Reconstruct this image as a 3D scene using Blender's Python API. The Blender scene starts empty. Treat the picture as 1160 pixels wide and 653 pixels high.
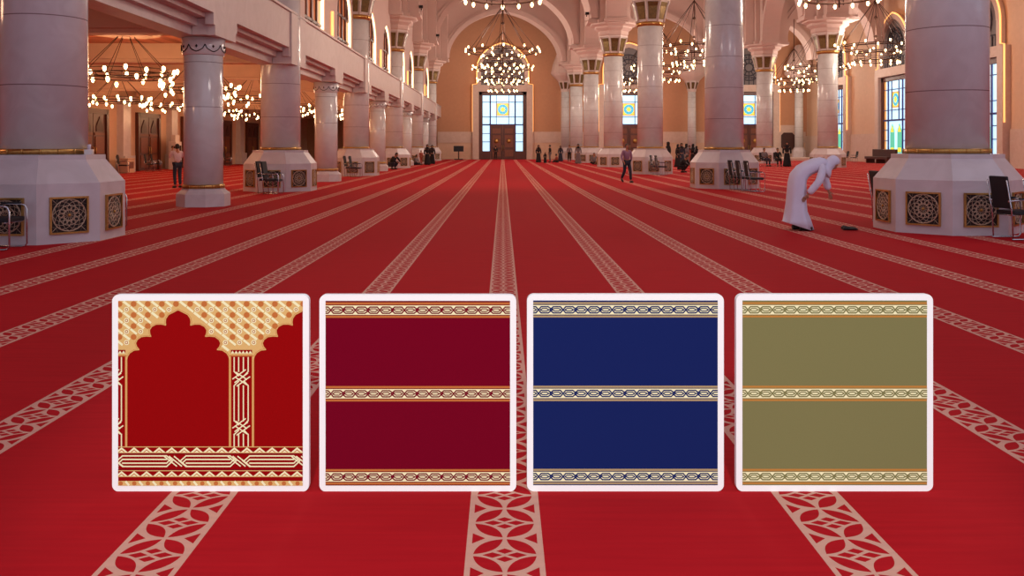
import bpy, bmesh, math, random
from mathutils import Vector, Matrix
random.seed(7)
PI = math.pi
C = bpy.context.scene.collection
F = 1000.0; VX = 569.5; VY = 165.5; EYE = 1.6

def ground(px, py):
    y = EYE * F / (py - VY)
    return ((px - VX) * y / F, y)

# ------------------------------------------------------------------ shader helpers
def srgb(r, g, b):
    f = lambda c: (c / 255 / 12.92) if c / 255 <= 0.04045 else ((c / 255 + 0.055) / 1.055) ** 2.4
    return (f(r), f(g), f(b), 1)

class N:
    """tiny expression wrapper that writes math nodes"""
    def __init__(s, nt, out): s.nt = nt; s.o = out
    def _b(s, op, o=None, c=None):
        n = s.nt.nodes.new('ShaderNodeMath'); n.operation = op
        s.nt.links.new(s.o, n.inputs[0])
        if o is not None:
            if isinstance(o, N): s.nt.links.new(o.o, n.inputs[1])
            else: n.inputs[1].default_value = o
        if c is not None: n.inputs[2].default_value = c
        return N(s.nt, n.outputs[0])
    def __add__(s, o): return s._b('ADD', o)
    def __sub__(s, o): return s._b('SUBTRACT', o)
    def __mul__(s, o): return s._b('MULTIPLY', o)
    def __truediv__(s, o): return s._b('DIVIDE', o)
    def __neg__(s): return s._b('MULTIPLY', -1)
    def abs(s): return s._b('ABSOLUTE')
    def floor(s): return s._b('FLOOR')
    def frac(s): return s._b('FRACT')
    def lt(s, o): return s._b('LESS_THAN', o)
    def gt(s, o): return s._b('GREATER_THAN', o)
    def min(s, o): return s._b('MINIMUM', o)
    def max(s, o): return s._b('MAXIMUM', o)

def newmat(name):
    m = bpy.data.materials.new(name); m.use_nodes = True
    nt = m.node_tree; b = nt.nodes['Principled BSDF']
    return m, nt, b

def mixcol(nt, fac, a, b):
    n = nt.nodes.new('ShaderNodeMix'); n.data_type = 'RGBA'
    if isinstance(fac, N): nt.links.new(fac.o, n.inputs[0])
    elif hasattr(fac, 'links'): nt.links.new(fac, n.inputs[0])
    else: n.inputs[0].default_value = fac
    for i, v in ((6, a), (7, b)):
        if hasattr(v, 'links'): nt.links.new(v, n.inputs[i])
        else: n.inputs[i].default_value = v
    return n.outputs[2]

def plain(name, col, rough=0.6, metal=0.0, var=0.08, scale=6.0, emit=None, estr=0.0, spec=0.5):
    m, nt, b = newmat(name)
    tc = nt.nodes.new('ShaderNodeTexCoord'); no = nt.nodes.new('ShaderNodeTexNoise')
    no.inputs['Scale'].default_value = scale; no.inputs['Detail'].default_value = 3
    nt.links.new(tc.outputs['Object'], no.inputs['Vector'])
    dark = tuple(c * (1 - var * 2) for c in col[:3]) + (1,)
    light = tuple(min(1, c * (1 + var)) for c in col[:3]) + (1,)
    nt.links.new(mixcol(nt, no.outputs['Fac'], dark, light), b.inputs['Base Color'])
    b.inputs['Roughness'].default_value = rough; b.inputs['Metallic'].default_value = metal
    b.inputs['Specular IOR Level'].default_value = spec
    if emit:
        b.inputs['Emission Color'].default_value = emit; b.inputs['Emission Strength'].default_value = estr
    return m

def marble(name, col, vein, rough=0.16, joints=True, jh=1.18, z0=1.45, coat=0.25):
    m, nt, b = newmat(name)
    tc = nt.nodes.new('ShaderNodeTexCoord')
    no = nt.nodes.new('ShaderNodeTexNoise'); no.inputs['Scale'].default_value = 1.6
    no.inputs['Detail'].default_value = 8; no.inputs['Distortion'].default_value = 1.6
    nt.links.new(tc.outputs['Object'], no.inputs['Vector'])
    c = mixcol(nt, (N(nt, no.outputs['Fac']) * 1.6 - 0.3).max(0).min(1), vein, col)
    if joints:
        sx = nt.nodes.new('ShaderNodeSeparateXYZ'); nt.links.new(tc.outputs['Object'], sx.inputs[0])
        z = (N(nt, sx.outputs[2]) - z0) / jh
        j = (z.frac() - 0.5).abs().gt(0.4925) * N(nt, sx.outputs[2]).gt(z0 + .2)
        c = mixcol(nt, j, c, (0.26, 0.22, 0.22, 1))
    nt.links.new(c, b.inputs['Base Color'])
    b.inputs['Roughness'].default_value = rough
    b.inputs['Coat Weight'].default_value = coat; b.inputs['Coat Roughness'].default_value = 0.05
    return m

M = {}
M['shaft'] = marble('polished_marble', srgb(218, 221, 221), srgb(200, 199, 199))
M['base'] = marble('pedestal_marble', srgb(212, 203, 205), srgb(193, 182, 183), rough=0.35, joints=False, coat=.05)
M['parapet'] = marble('parapet_stone', srgb(212, 198, 192), srgb(200, 184, 176), rough=0.6, joints=False, coat=0)
M['plaster'] = plain('pink_plaster', srgb(204, 178, 168), 0.75, var=0.03, scale=2)
M['plaster2'] = plain('vault_plaster', srgb(190, 160, 150), 0.8, var=0.03, scale=2)
M['tan'] = plain('sandstone_tan', srgb(196, 146, 112), 0.8, var=0.05, scale=3)
M['sidewall'] = plain('side_wall_stone', srgb(216, 182, 154), 0.7, var=0.05, scale=3)
M['dado'] = marble('dado_stone', srgb(214, 190, 176), srgb(200, 172, 154), rough=0.5, joints=False, coat=0)
M['brass'] = plain('brass', srgb(196, 150, 84), 0.32, 0.85, var=0.25, scale=30)
M['bronze_grille'] = plain('gilded_lattice', srgb(205, 178, 150), 0.45, 0.3, var=0.2, scale=30)
M['dark_back'] = plain('dark_brown_backing', srgb(40, 26, 20), 0.8)  # plain dark brown, behind the lattice and on the scallop ornaments
M['cap_green'] = plain('capital_bronze', srgb(120, 98, 58), 0.35, 0.6, var=0.35, scale=8)
M['wood'] = plain('dark_wood', srgb(92, 44, 30), 0.4, var=0.25, scale=9)
M['wood_light'] = plain('carved_wood', srgb(128, 68, 42), 0.45, var=0.25, scale=9)
M['iron'] = plain('chandelier_bronze', srgb(74, 48, 36), 0.4, 0.6)
M['bulb'] = plain('lamp_glass', (1, .8, .5, 1), 0.3, emit=(1, 0.62, 0.28, 1), estr=11.0, var=0)
M['bulb2'] = plain('lamp_glass_frosted', (1, .8, .5, 1), 0.3, emit=(1, 0.62, 0.26, 1), estr=16.0, var=0)
M['led'] = plain('cove_light', (1, .7, .3, 1), 0.4, emit=(1, 0.42, 0.12, 1), estr=1.6, var=0)
M['led_bright'] = plain('gallery_cove_light', (1, .8, .5, 1), 0.4, emit=(1, 0.62, 0.34, 1), estr=3.4, var=0)
M['amber_glass'] = plain('amber_glass', srgb(150, 78, 34), 0.3, var=0.3, scale=2, emit=srgb(170, 84, 36), estr=0.7)
M['glass_white'] = plain('daylit_glass', srgb(190, 230, 250), 0.2, emit=srgb(190, 232, 250), estr=1.0, var=0.02)
M['glass_blue'] = plain('blue_glass', srgb(60, 170, 220), 0.2, emit=srgb(70, 180, 225), estr=0.9, var=0.02)
M['glass_yellow'] = plain('yellow_glass', srgb(240, 220, 70), 0.2, emit=srgb(240, 220, 70), estr=0.9, var=0.02)
M['glass_orange'] = plain('orange_glass', srgb(215, 150, 80), 0.2, emit=srgb(225, 165, 95), estr=0.8, var=0.02)
M['glass_green'] = plain('green_glass', srgb(90, 190, 160), 0.2, emit=srgb(90, 195, 165), estr=0.8, var=0.02)
M['lead'] = plain('window_bars', srgb(48, 50, 140), 0.5)
M['tymp'] = plain('lattice_screen', srgb(120, 112, 112), 0.6, var=0.1)
M['tymp_dark'] = plain('lattice_dark', srgb(58, 56, 66), 0.7)
M['white_board'] = plain('white_board', (0.93, 0.93, 0.93, 1), 0.9, var=0.0, spec=0.1)
M['black'] = plain('black_fabric', srgb(24, 20, 26), 0.7)
M['chair_maroon'] = plain('dark_maroon_fabric', srgb(60, 22, 26), 0.7)
M['chrome'] = plain('chrome', srgb(200, 200, 205), 0.18, 0.9)
M['white_cloth'] = plain('white_cotton', srgb(226, 222, 238), 0.85, var=0.05, scale=4)
M['skin'] = plain('skin', srgb(170, 115, 88), 0.6)
M['hair'] = plain('dark_hair', srgb(22, 16, 14), 0.6)
M['abaya'] = plain('black_cloth', srgb(22, 17, 22), 0.85)
M['navy'] = plain('navy_cloth', srgb(40, 44, 62), 0.85)
M['denim'] = plain('dark_denim', srgb(38, 44, 60), 0.85)
M['lilac'] = plain('mauve_shirt', srgb(150, 112, 140), 0.85)
M['shirt'] = plain('pale_shirt', srgb(210, 190, 195), 0.85)
M['grey_cloth'] = plain('grey_cloth', srgb(120, 108, 112), 0.85)
M['red_cloth'] = plain('rust_cloth', srgb(165, 78, 58), 0.85)
M['shoe'] = plain('black_leather', srgb(20, 16, 16), 0.5)
M['screen'] = plain('dark_screen', srgb(24, 20, 24), 0.25)
M['panel_brown'] = plain('dark_brown_panel', srgb(70, 38, 30), 0.5)
M['white_paint'] = plain('white_paint', srgb(225, 215, 210), 0.5)

def carpet_mat():
    m, nt, b = newmat('prayer_hall_carpet')
    tc = nt.nodes.new('ShaderNodeTexCoord')
    sx = nt.nodes.new('ShaderNodeSeparateXYZ'); nt.links.new(tc.outputs['Object'], sx.inputs[0])
    X = N(nt, sx.outputs[0]); Y = N(nt, sx.outputs[1])
    S = 1.385; W = 0.307; P = 0.295
    xs = ((X + (S / 2 + S * 60 - 0.008)) / S).frac() - 0.5
    xm = xs * S                                            # metres from stripe centre
    inst = xm.abs().lt(W / 2)
    inner = xm.abs().lt(W / 2 - 0.022)
    a = (xm / (W - 0.044)).abs()
    v = ((Y - 0.205 + P * 8) / P).frac()
    bb = 0.5 - 0                                           # keep names readable
    bq = (v - 0.5).abs()                                   # 0 at the knot, .5 between knots
    s = a + bq; t = (a - bq).abs()
    lens = t.lt(((s - 0.06) * (N(nt, (-s).o) + 0.94)) * 0.88)
    d1 = (a / 0.13 + (bq - 0.385).abs() / 0.078).lt(1)
    d2 = ((a - 0.185).abs() / 0.15 + (bq - 0.5).abs() / 0.078).lt(1)
    tri = (a - bq * 1.25).gt(0.30)
    red = lens.max(d1).max(d2).max(tri).min(1) * inner
    fac = inst * (N(nt, (-red).o) + 1)
    no = nt.nodes.new('ShaderNodeTexNoise'); no.inputs['Scale'].default_value = 5; no.inputs['Detail'].default_value = 6
    mp = nt.nodes.new('ShaderNodeMapping'); mp.inputs['Scale'].default_value = (0.35, 5, 1)
    nt.links.new(tc.outputs['Object'], mp.inputs[0]); nt.links.new(mp.outputs[0], no.inputs['Vector'])
    base = mixcol(nt, no.outputs['Fac'], srgb(160, 14, 25), srgb(190, 24, 33))
    cream = mixcol(nt, no.outputs['Fac'], srgb(200, 146, 130), srgb(220, 166, 144))
    nt.links.new(mixcol(nt, fac, base, cream), b.inputs['Base Color'])
    b.inputs['Roughness'].default_value = 0.95; b.inputs['Specular IOR Level'].default_value = 0.1
    bp = nt.nodes.new('ShaderNodeBump'); bp.inputs['Strength'].default_value = 0.15; bp.inputs['Distance'].default_value = 0.01
    nt.links.new(no.outputs['Fac'], bp.inputs['Height']); nt.links.new(bp.outputs[0], b.inputs['Normal'])
    return m
M['carpet'] = carpet_mat()

def ceiling_mat():
    m, nt, b = newmat('aisle_ceiling_panels')
    tc = nt.nodes.new('ShaderNodeTexCoord')
    sx = nt.nodes.new('ShaderNodeSeparateXYZ'); nt.links.new(tc.outputs['Object'], sx.inputs[0])
    X = N(nt, sx.outputs[0]); Y = N(nt, sx.outputs[1])
    cx = ((X + 200) / 8.2).frac() - 0.5; cy = ((Y + 200.5) / 8.2).frac() - 0.5
    r = cx.abs().max(cy.abs())
    band = (r * 14).frac().gt(0.72)
    c = mixcol(nt, band, srgb(196, 122, 88), srgb(160, 90, 62))
    nt.links.new(c, b.inputs['Base Color']); b.inputs['Roughness'].default_value = 0.6
    return m
M['aisle_ceiling'] = ceiling_mat()

# ------------------------------------------------------------------ mesh builder
class MB:
    def __init__(s): s.bm = bmesh.new(); s.mi = 0; s.T = Matrix.Identity(4)
    def _fin(s, vs, fs):
        for v in vs: v.co = s.T @ v.co
        for f in fs: f.material_index = s.mi
    def face(s, pts):
        vs = [s.bm.verts.new(p) for p in pts]; f = s.bm.faces.new(vs); s._fin(vs, [f]); return f
    def box(s, c, d, rz=0):
        x, y, z = d[0] / 2, d[1] / 2, d[2] / 2
        R = Matrix.Rotation(rz, 3, 'Z'); c = Vector(c)
        vs = [s.bm.verts.new(c + R @ Vector((a * x, b * y, e * z))) for e in (-1, 1) for a, b in ((-1, -1), (1, -1), (1, 1), (-1, 1))]
        fs = [s.bm.faces.new([vs[i] for i in q]) for q in ((3, 2, 1, 0), (4, 5, 6, 7), (0, 1, 5, 4), (1, 2, 6, 5), (2, 3, 7, 6), (3, 0, 4, 7))]
        s._fin(vs, fs); return s
    def lathe(s, prof, seg=24, cx=0, cy=0, cz=0, a0=0.0, smooth=True, sx=1, sy=1):
        rings = []; allv = []
        for r, z in prof:
            ring = [s.bm.verts.new((cx + sx * r * math.cos(a0 + 2 * PI * k / seg), cy + sy * r * math.sin(a0 + 2 * PI * k / seg), cz + z)) for k in range(seg)]
            rings.append(ring); allv += ring
        fs = []
        for i in range(len(rings) - 1):
            for k in range(seg):
                f = s.bm.faces.new((rings[i][k], rings[i][(k + 1) % seg], rings[i + 1][(k + 1) % seg], rings[i + 1][k])); f.smooth = smooth; fs.append(f)
        if prof[0][0] > 1e-4: fs.append(s.bm.faces.new(list(reversed(rings[0]))))
        if prof[-1][0] > 1e-4: fs.append(s.bm.faces.new(rings[-1]))
        s._fin(allv, fs); return s
    def tube(s, pts, r, seg=8, closed=False):
        pts = [Vector(p) for p in pts]; n = len(pts); rings = []; allv = []
        rr = r if isinstance(r, (list, tuple)) else [r] * n
        up = None
        for i, p in enumerate(pts):
            if closed: d = pts[(i + 1) % n] - pts[i - 1]
            else: d = pts[min(i + 1, n - 1)] - pts[max(i - 1, 0)]
            if d.length < 1e-9: d = Vector((0, 0, 1))
            d.normalize()
            if up is None: up = Vector((0, 0, 1)) if abs(d.z) < 0.9 else Vector((1, 0, 0))
            a = d.cross(up)
            if a.length < 1e-4: a = d.cross(Vector((0.3, 1, 0.2)))
            a.normalize(); b = a.cross(d); up = b
            ring = [s.bm.verts.new(p + (a * math.cos(2 * PI * k / seg) + b * math.sin(2 * PI * k / seg)) * rr[i]) for k in range(seg)]
            rings.append(ring); allv += ring
        fs = []
        m = n if closed else n - 1
        for i in range(m):
            A, B = rings[i], rings[(i + 1) % n]
            for k in range(seg):
                f = s.bm.faces.new((A[k], B[k], B[(k + 1) % seg], A[(k + 1) % seg])); f.smooth = True; fs.append(f)
        if not closed:
            fs.append(s.bm.faces.new(rings[0])); fs.append(s.bm.faces.new(list(reversed(rings[-1]))))
        s._fin(allv, fs); return s
    def prism(s, poly, lo, hi, axis='Y'):
        """extrude a 2D polygon; axis = extrusion direction. Y: poly=(x,z); X: poly=(y,z); Z: poly=(x,y)"""
        def P(p, t):
            return {'Y': (p[0], t, p[1]), 'X': (t, p[0], p[1]), 'Z': (p[0], p[1], t)}[axis]
        A = [s.bm.verts.new(P(p, lo)) for p in poly]; B = [s.bm.verts.new(P(p, hi)) for p in poly]
        n = len(poly); fs = [s.bm.faces.new(A), s.bm.faces.new(list(reversed(B)))]
        for i in range(n): fs.append(s.bm.faces.new((A[i], B[i], B[(i + 1) % n], A[(i + 1) % n])))
        s._fin(A + B, fs); return s
    def loft(s, rings, cap=True):
        R = [[s.bm.verts.new(p) for p in r] for r in rings]; fs = []
        for i in range(len(R) - 1):
            n = len(R[i])
            for k in range(n):
                f = s.bm.faces.new((R[i][k], R[i][(k + 1) % n], R[i + 1][(k + 1) % n], R[i + 1][k])); f.smooth = True; fs.append(f)
        if cap: fs.append(s.bm.faces.new(R[0])); fs.append(s.bm.faces.new(R[-1]))
        s._fin([v for r in R for v in r], fs); return s
    def mesh(s, name, mats, recalc=True):
        if recalc: bmesh.ops.recalc_face_normals(s.bm, faces=s.bm.faces)
        me = bpy.data.meshes.new(name); s.bm.to_mesh(me); s.bm.free()
        for m in (mats if isinstance(mats, (list, tuple)) else [mats]): me.materials.append(M[m] if isinstance(m, str) else m)
        return me

def put(name, me, parent=None, loc=(0, 0, 0), rz=0, bevel=0):
    o = bpy.data.objects.new(name, me); C.objects.link(o); o.location = loc; o.rotation_euler = (0, 0, rz)
    if parent: o.parent = parent
    if bevel:
        b = o.modifiers.new('edge', 'BEVEL'); b.width = bevel; b.segments = 2; b.limit_method = 'ANGLE'
    return o
def build(name, mb, mats, parent=None, loc=(0, 0, 0), rz=0, bevel=0, recalc=True):
    return put(name, mb.mesh(name, mats, recalc), parent, loc, rz, bevel)
def thing(name, label, cat, loc=(0, 0, 0), rz=0, group=None):
    o = bpy.data.objects.new(name, None); C.objects.link(o); o.location = loc; o.rotation_euler = (0, 0, rz)
    o.empty_display_size = 0.2; o['label'] = label; o['category'] = cat
    if group: o['group'] = group
    return o
def tag(o, label, cat, group=None):
    o['label'] = label; o['category'] = cat
    if group: o['group'] = group
    return o
def struct(o, label=None, cat=None):
    o['kind'] = 'structure'
    if label: o['label'] = label
    if cat: o['category'] = cat
    return o
_tn = [0]
def tname():
    _tn[0] += 1; return 'trim_%d' % _tn[0]

# ------------------------------------------------------------------ floor, walls, ceilings
YF = 106.0            # far wall
XR = 36.5             # right wall
XL = -23.5            # left wall
fl = MB(); fl.box((6.5, YF / 2 - 6, -0.1), (XR - XL + 1, YF + 14, 0.2))
struct(build('floor', fl, 'carpet'), 'red striped prayer hall carpet with patterned cream bands', 'carpet floor')

w = MB(); w.box(((XL + XR) / 2, YF + 0.3, 10), (XR - XL + 1.2, 0.6, 20.4)); struct(build('wall_far', w, 'tan'), 'tan end wall with three tall glazed portals', 'wall')
w = MB(); w.box((XR + 0.3, YF / 2 + 5, 10), (0.6, YF - 10, 20.4)); struct(build('wall_right', w, 'sidewall'), 'right side wall with stained glass portals', 'wall')
w = MB(); w.box((XL - 0.3, YF / 2 + 3, 3), (0.6, YF - 4, 6.2)); struct(build('wall_left', w, 'sidewall'), 'left aisle wall with wooden doors', 'wall')
AC = 5.25
w = MB(); w.box(((XL - 8.3) / 2, YF / 2 + 3, AC + 0.15), (XL * -1 - 8.3, YF - 4, 0.3))
struct(build('ceiling', w, 'aisle_ceiling'), 'low coffered ceiling of the left aisle', 'ceiling')
w = MB(); w.box((14.2, YF / 2 + 5, 19.7), (45.6, YF - 10, 0.4)); struct(build('ceiling', w, 'plaster2'), 'high plaster ceiling over the nave', 'ceiling')

# dado bands on the far wall
door_x = (0.0, 15.1, 29.5)
def far_band(x0, x1):
    b = MB(); b.box(((x0 + x1) / 2, YF - 0.06, 1.0), (x1 - x0, 0.12, 2.0)); b.mi = 1
    b.box(((x0 + x1) / 2, YF - 0.1, 2.65), (x1 - x0, 0.2, 1.3))
    struct(build('baseboard_far', b, ['sidewall', 'dado']))
far_band(-7.8, -3.6); far_band(3.6, 11.5); far_band(18.7, 25.9); far_band(33.1, XR - .2)
for ya_, yb_ in ((24, 63.2), (70.8, 77.8), (85.4, 92.2), (99.8, YF)):
    b = MB(); b.box((XR - 0.1, (ya_ + yb_) / 2, 1.4), (0.2, yb_ - ya_, 2.8)); struct(build('baseboard_right', b, 'dado'))
b = MB()
b.box((30.0, 100.5, 0.14), (12.6, 10.6, 0.28)); struct(build(tname(), b, 'dado', bevel=0.02), 'low pale stone platform at the far right', 'platform')

# ------------------------------------------------------------------ columns
def octo(W, a0=PI / 8): return W / 2 / math.cos(PI / 8)

def grille_mesh():
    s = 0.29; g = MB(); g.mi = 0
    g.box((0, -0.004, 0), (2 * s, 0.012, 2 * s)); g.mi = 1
    for sx, sz, dx, dz in ((0, s, 2 * s, .03), (0, -s, 2 * s, .03), (s, 0, .03, 2 * s + .03), (-s, 0, .03, 2 * s + .03)):
        g.box((sx, -0.012, sz), (dx, 0.05, dz))
    g.mi = 2
    def ring(r, w=0.011, n=24): g.tube([(r * math.cos(2 * PI * k / n), -0.014, r * math.sin(2 * PI * k / n)) for k in range(n)], w, 5, True)
    ring(0.262, 0.011); ring(0.085, 0.008, 16); ring(.165, .007)
    n = 12
    for k in range(n):
        a = 2 * PI * k / n; b_ = a + PI / n
        p = lambda r, t: (r * math.cos(t), -0.014, r * math.sin(t))
        for sg in (1, -1):
            g.tube([p(0.085, a), p(0.13, a + sg * PI / n), p(0.185, a), p(0.225, a + sg * PI / n), p(0.262, a)], 0.0075, 4)
        g.tube([p(0.0, b_), p(0.13, b_)], 0.005, 4)
    for cx in (-1, 1):
        for cz in (-1, 1):
            c = 0.245
            g.tube([(cx * (c - .07), -0.005, cz * s), (cx * (c - .045), -0.005, cz * (c - .045)), (cx * s, -0.005, cz * (c - .07))], 0.006, 4)
            g.tube([(cx * 0.19, -0.005, cz * 0.19), (cx * s, -0.005, cz * s)], 0.009, 4)
    g.lathe([(0.0, -.01), (0.03, 0), (0.0, 0.012)], 8)  # centre boss
    return g.mesh('grille', ['dark_back', 'brass', 'bronze_grille'])
GR = grille_mesh()
boss = MB(); boss.T = Matrix.Rotation(PI / 2, 4, 'X'); boss.lathe([(0.0, 0.03), (0.024, 0.02), (0.03, 0.0)], 10)
BOSS = boss.mesh('boss', 'brass')

def pedestal_mesh(W=2.4):
    p = MB(); r = octo(W); k = 1 / math.cos(PI / 8) / 2
    p.lathe([(r + .0, 0), (r, 0.98), (r - .02, 1.0), (0.98, 1.37), (0.98, 1.45), (0.0, 1.45)], 8, a0=PI / 8, smooth=False)
    return p.mesh('pedestal', 'base')
PED = pedestal_mesh()
def shaft_mesh(R, z0, z1, seg=40):
    m = MB(); m.lathe([(R, z0), (R * 0.995, (z0 + z1) / 2), (R * 0.98, z1)], seg); return m.mesh('shaft', 'shaft')
def band_mesh(R, z0, z1):
    m = MB(); m.lathe([(R, z0), (R + .022, z0), (R + .022, z1), (R, z1)], 40)
    for k in range(16):
        a = 2 * PI * k / 16; m.tube([((R + .02) * math.cos(a), (R + .02) * math.sin(a), z0), ((R + .02) * math.cos(a), (R + .02) * math.sin(a), z1)], .02, 5)
    return m.mesh('brass_band', 'brass')
SH = {r: shaft_mesh(r, 1.45, 8.6) for r in (0.70, 0.73)}
BD = {r: band_mesh(r, 1.46, 1.55) for r in (0.70, 0.73)}
m_ = MB(); m_.lathe([(.72, 8.45), (.80, 8.52), (.80, 8.66), (.74, 8.70)], 40)
for k in range(24):
    a = 2 * PI * k / 24; m_.lathe([(0.0, -.05), (.04, 0), (0.0, .05)], 6, cx=.80 * math.cos(a), cy=.80 * math.sin(a), cz=8.59)
NECK = m_.mesh('neck_ring', 'brass')
m_ = MB(); m_.lathe([(.76, 8.66), (.80, 8.9), (.93, 9.5), (1.07, 9.86), (1.14, 9.88), (1.14, 10.0), (0, 10.0)], 8, a0=PI / 8, smooth=False)
for k in range(8):
    a = PI / 8 + 2 * PI * k / 8
    m_.tube([(r * math.cos(a), r * math.sin(a), z) for r, z in ((.80, 8.7), (.84, 8.95), (.97, 9.5), (1.12, 9.9))], 0.055, 6)
CAP = m_.mesh('capital', 'parapet')
m_ = MB()
def cpan(w0, w1, r0, r1, z0, z1):
    m_.face([(r0, -w0, z0), (r0, w0, z0), (r1, w1, z1), (r1, -w1, z1)]); m_.face([(r0 - .03, -w0, z0), (r0 - .03, w0, z0), (r1 - .03, w1, z1), (r1 - .03, -w1, z1)])
cpan(.21, .26, .77, .92, 8.84, 9.55); cpan(.26, .30, .92, 1.01, 9.55, 9.80)
CPAN = m_.mesh('capital_panel', 'cap_green')
m_ = MB(); m_.lathe([(1.1, 10.0), (1.2, 10.1), (1.2, 10.35), (1.5, 10.55), (1.5, 10.7), (1.85, 10.82), (1.85, 10.95), (0, 10.95)], 8, a0=PI / 8, smooth=False)
IMP = m_.mesh('impost', 'plaster')

def big_column(x, y, R, label):
    t = thing('marble_column', label, 'column', (x, y, 0), 0, 'giant marble columns on octagonal pedestals')
    put('pedestal', PED, t)
    for k in range(8):
        a = k * PI / 4
        g = put('grille', GR, t, (1.205 * math.cos(a), 1.205 * math.sin(a), 0.46), a + PI / 2)
        put('boss', BOSS, g, (0, -.012, 0))
    put('shaft', SH[R], t); put('brass_band', BD[R], t); put('neck_ring', NECK, t)
    c = put('capital', CAP, t)
    for k in range(8): put('capital_panel', CPAN, c, (0, 0, 0), k * PI / 4)
    put('impost', IMP, t)
    return t
ordn = ['nearest', 'second', 'third', 'fourth', 'fifth', 'sixth', 'seventh']
LZ = [15.4 + 16.4 * i for i in range(6)]
RZ = [16.9 + 17.0 * i for i in range(6)]
AZ = [32.3, 49.2, 66.0, 82.0, 98.5]
for i, z in enumerate(LZ): big_column(-8.0, z, 0.70, '%s giant marble column of the left arcade, on an octagonal base with gilded grilles' % ordn[i])
for i, z in enumerate(RZ): big_column(8.5, z, 0.73, '%s giant marble column right of the nave, on an octagonal base with gilded grilles' % ordn[i])
AN = ['far off giant marble column in the right aisle, outside the view', 'giant marble column of the far right row, hidden behind the nearest right column', 'giant marble column of the far right row, standing just behind the bending man',
      'giant marble column of the far right row, just right of the large middle column', 'most distant giant marble column of the far right row, behind the large middle column']
for i, z in enumerate(AZ):
    if i: big_column(24.3, z, 0.73, AN[i])

# small arcade columns
PL = MB(); r = octo(1.28)
PL.lathe([(r, 0), (r, .33), (r - .03, .36), (.56, .44), (.56, .47), (0, .47)], 8, a0=PI / 8, smooth=False); PL = PL.mesh('plinth', 'base')
SS = shaft_mesh(.51, .45, 4.45, 32); SB = band_mesh(.51, .48, .58)
m_ = MB(); m_.lathe([(.51, 4.0), (.545, 4.03), (.555, 4.46), (0, 4.46)], 8 * 4); SCAP = m_.mesh('collar', 'shaft')
m_ = MB()
for k in range(8):
    a = k * PI / 4
    pts = []
    for q in range(9):
        u = q / 8; aa = a + (u - .5) * PI / 4; zz = 4.08 + 0.13 * (2 * abs(u - .5)) ** 1.5 + (.06 if q in (0, 8) else 0)
        pts.append((.56 * math.cos(aa), .56 * math.sin(aa), zz))
    m_.tube(pts, .012, 4)
    m_.lathe([(0, -.05), (.035, 0), (0, .05)], 8, cx=.55 * math.cos(a), cy=.55 * math.sin(a), cz=4.22)
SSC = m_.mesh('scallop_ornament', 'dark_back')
SZ = [LZ[0] + 8.2 + 16.4 * i for i in range(6)]
for i, z in enumerate(SZ):
    if z > YF - 1: continue
    t = thing('arcade_column', '%s slender marble column with scalloped collar between giant columns of the left arcade' % ordn[i], 'column', (-8.0, z, 0), 0, 'slender columns of the left arcade')
    put('plinth', PL, t); put('shaft', SS, t); put('brass_band', SB, t); c = put('collar', SCAP, t); put('scallop_ornament', SSC, c)

# ------------------------------------------------------------------ left beam, parapet, gallery wall
XFa = -7.4
beam = MB()
y0, y1 = 4.0, YF
pts = [(y0, 6.27), (y0, 5.02)]
drops = sorted([(z, 1.22) for z in LZ] + [(z, 1.0) for z in SZ])
for z, hw in drops:
    if z + hw > y1: continue
    pts += [(z - hw, 5.02), (z - hw, 4.72), (z - hw + .12, 4.72), (z - hw + .12, 4.46), (z + hw - .12, 4.46), (z + hw - .12, 4.72), (z + hw, 4.72), (z + hw, 5.02)]
pts += [(y1, 5.02), (y1, 6.27)]
beam.prism(pts, XFa, XFa - 0.22, 'X')
def layer(xa, xb, zl, zu):
    beam.box(((xa + xb) / 2, (y0 + y1) / 2, (zl + zu) / 2), (abs(xb - xa), y1 - y0, zu - zl))
layer(XFa - .22, XFa - .46, 4.90, 6.2); layer(XFa - .46, XFa - .62, 4.70, 6.2); layer(XFa - .62, XFa - 1.2, 4.47, 6.2)
for z, hw in drops:
    if z + hw > y1: continue
    beam.box((XFa - .4, z, 4.68), (.40, 2 * hw - .24, .42))
struct(build(tname(), beam, 'parapet'), 'pale stone parapet and stepped beam above the left arcade', 'parapet')
m_ = MB(); m_.box((XFa - .1, (y0 + y1) / 2, 6.30), (.34, y1 - y0, .08)); struct(build(tname(), m_, 'parapet'))
for z in LZ[1:]:
    m_ = MB(); m_.box((XFa + .03, z, 5.36), (.07, 2.2, 1.78)); struct(build(tname(), m_, 'parapet'))
# cross beams of the aisle ceiling
for z in LZ + SZ:
    if z > YF - 1: continue
    m_ = MB(); m_.box((-15.9, z, 4.98), (14.6, .9, .55)); m_.box((-15.9, z, 4.66), (14.6, .5, .12)); struct(build(tname(), m_, 'sidewall'))

def arch_pts(cy, a, zs, za, n=12, flip=False):
    """pointed arch curve points from (cy-a, zs) over apex to (cy+a, zs)"""
    R = []
    for i in range(n + 1):
        t = i / n                      # 0 at spring, 1 at apex
        u = math.cos(t * PI / 2) ** 0.9 if t < 1 else 0
        v = math.sin(t * PI / 2) * 0.80 + 0.20 * t ** 2
        R.append((a * (u if t < 1 else 0), v * (za - zs)))
    L = [(cy - p[0], zs + p[1]) for p in R]; Rr = [(cy + p[0], zs + p[1]) for p in reversed(R[:-1])]
    return L + Rr

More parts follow.
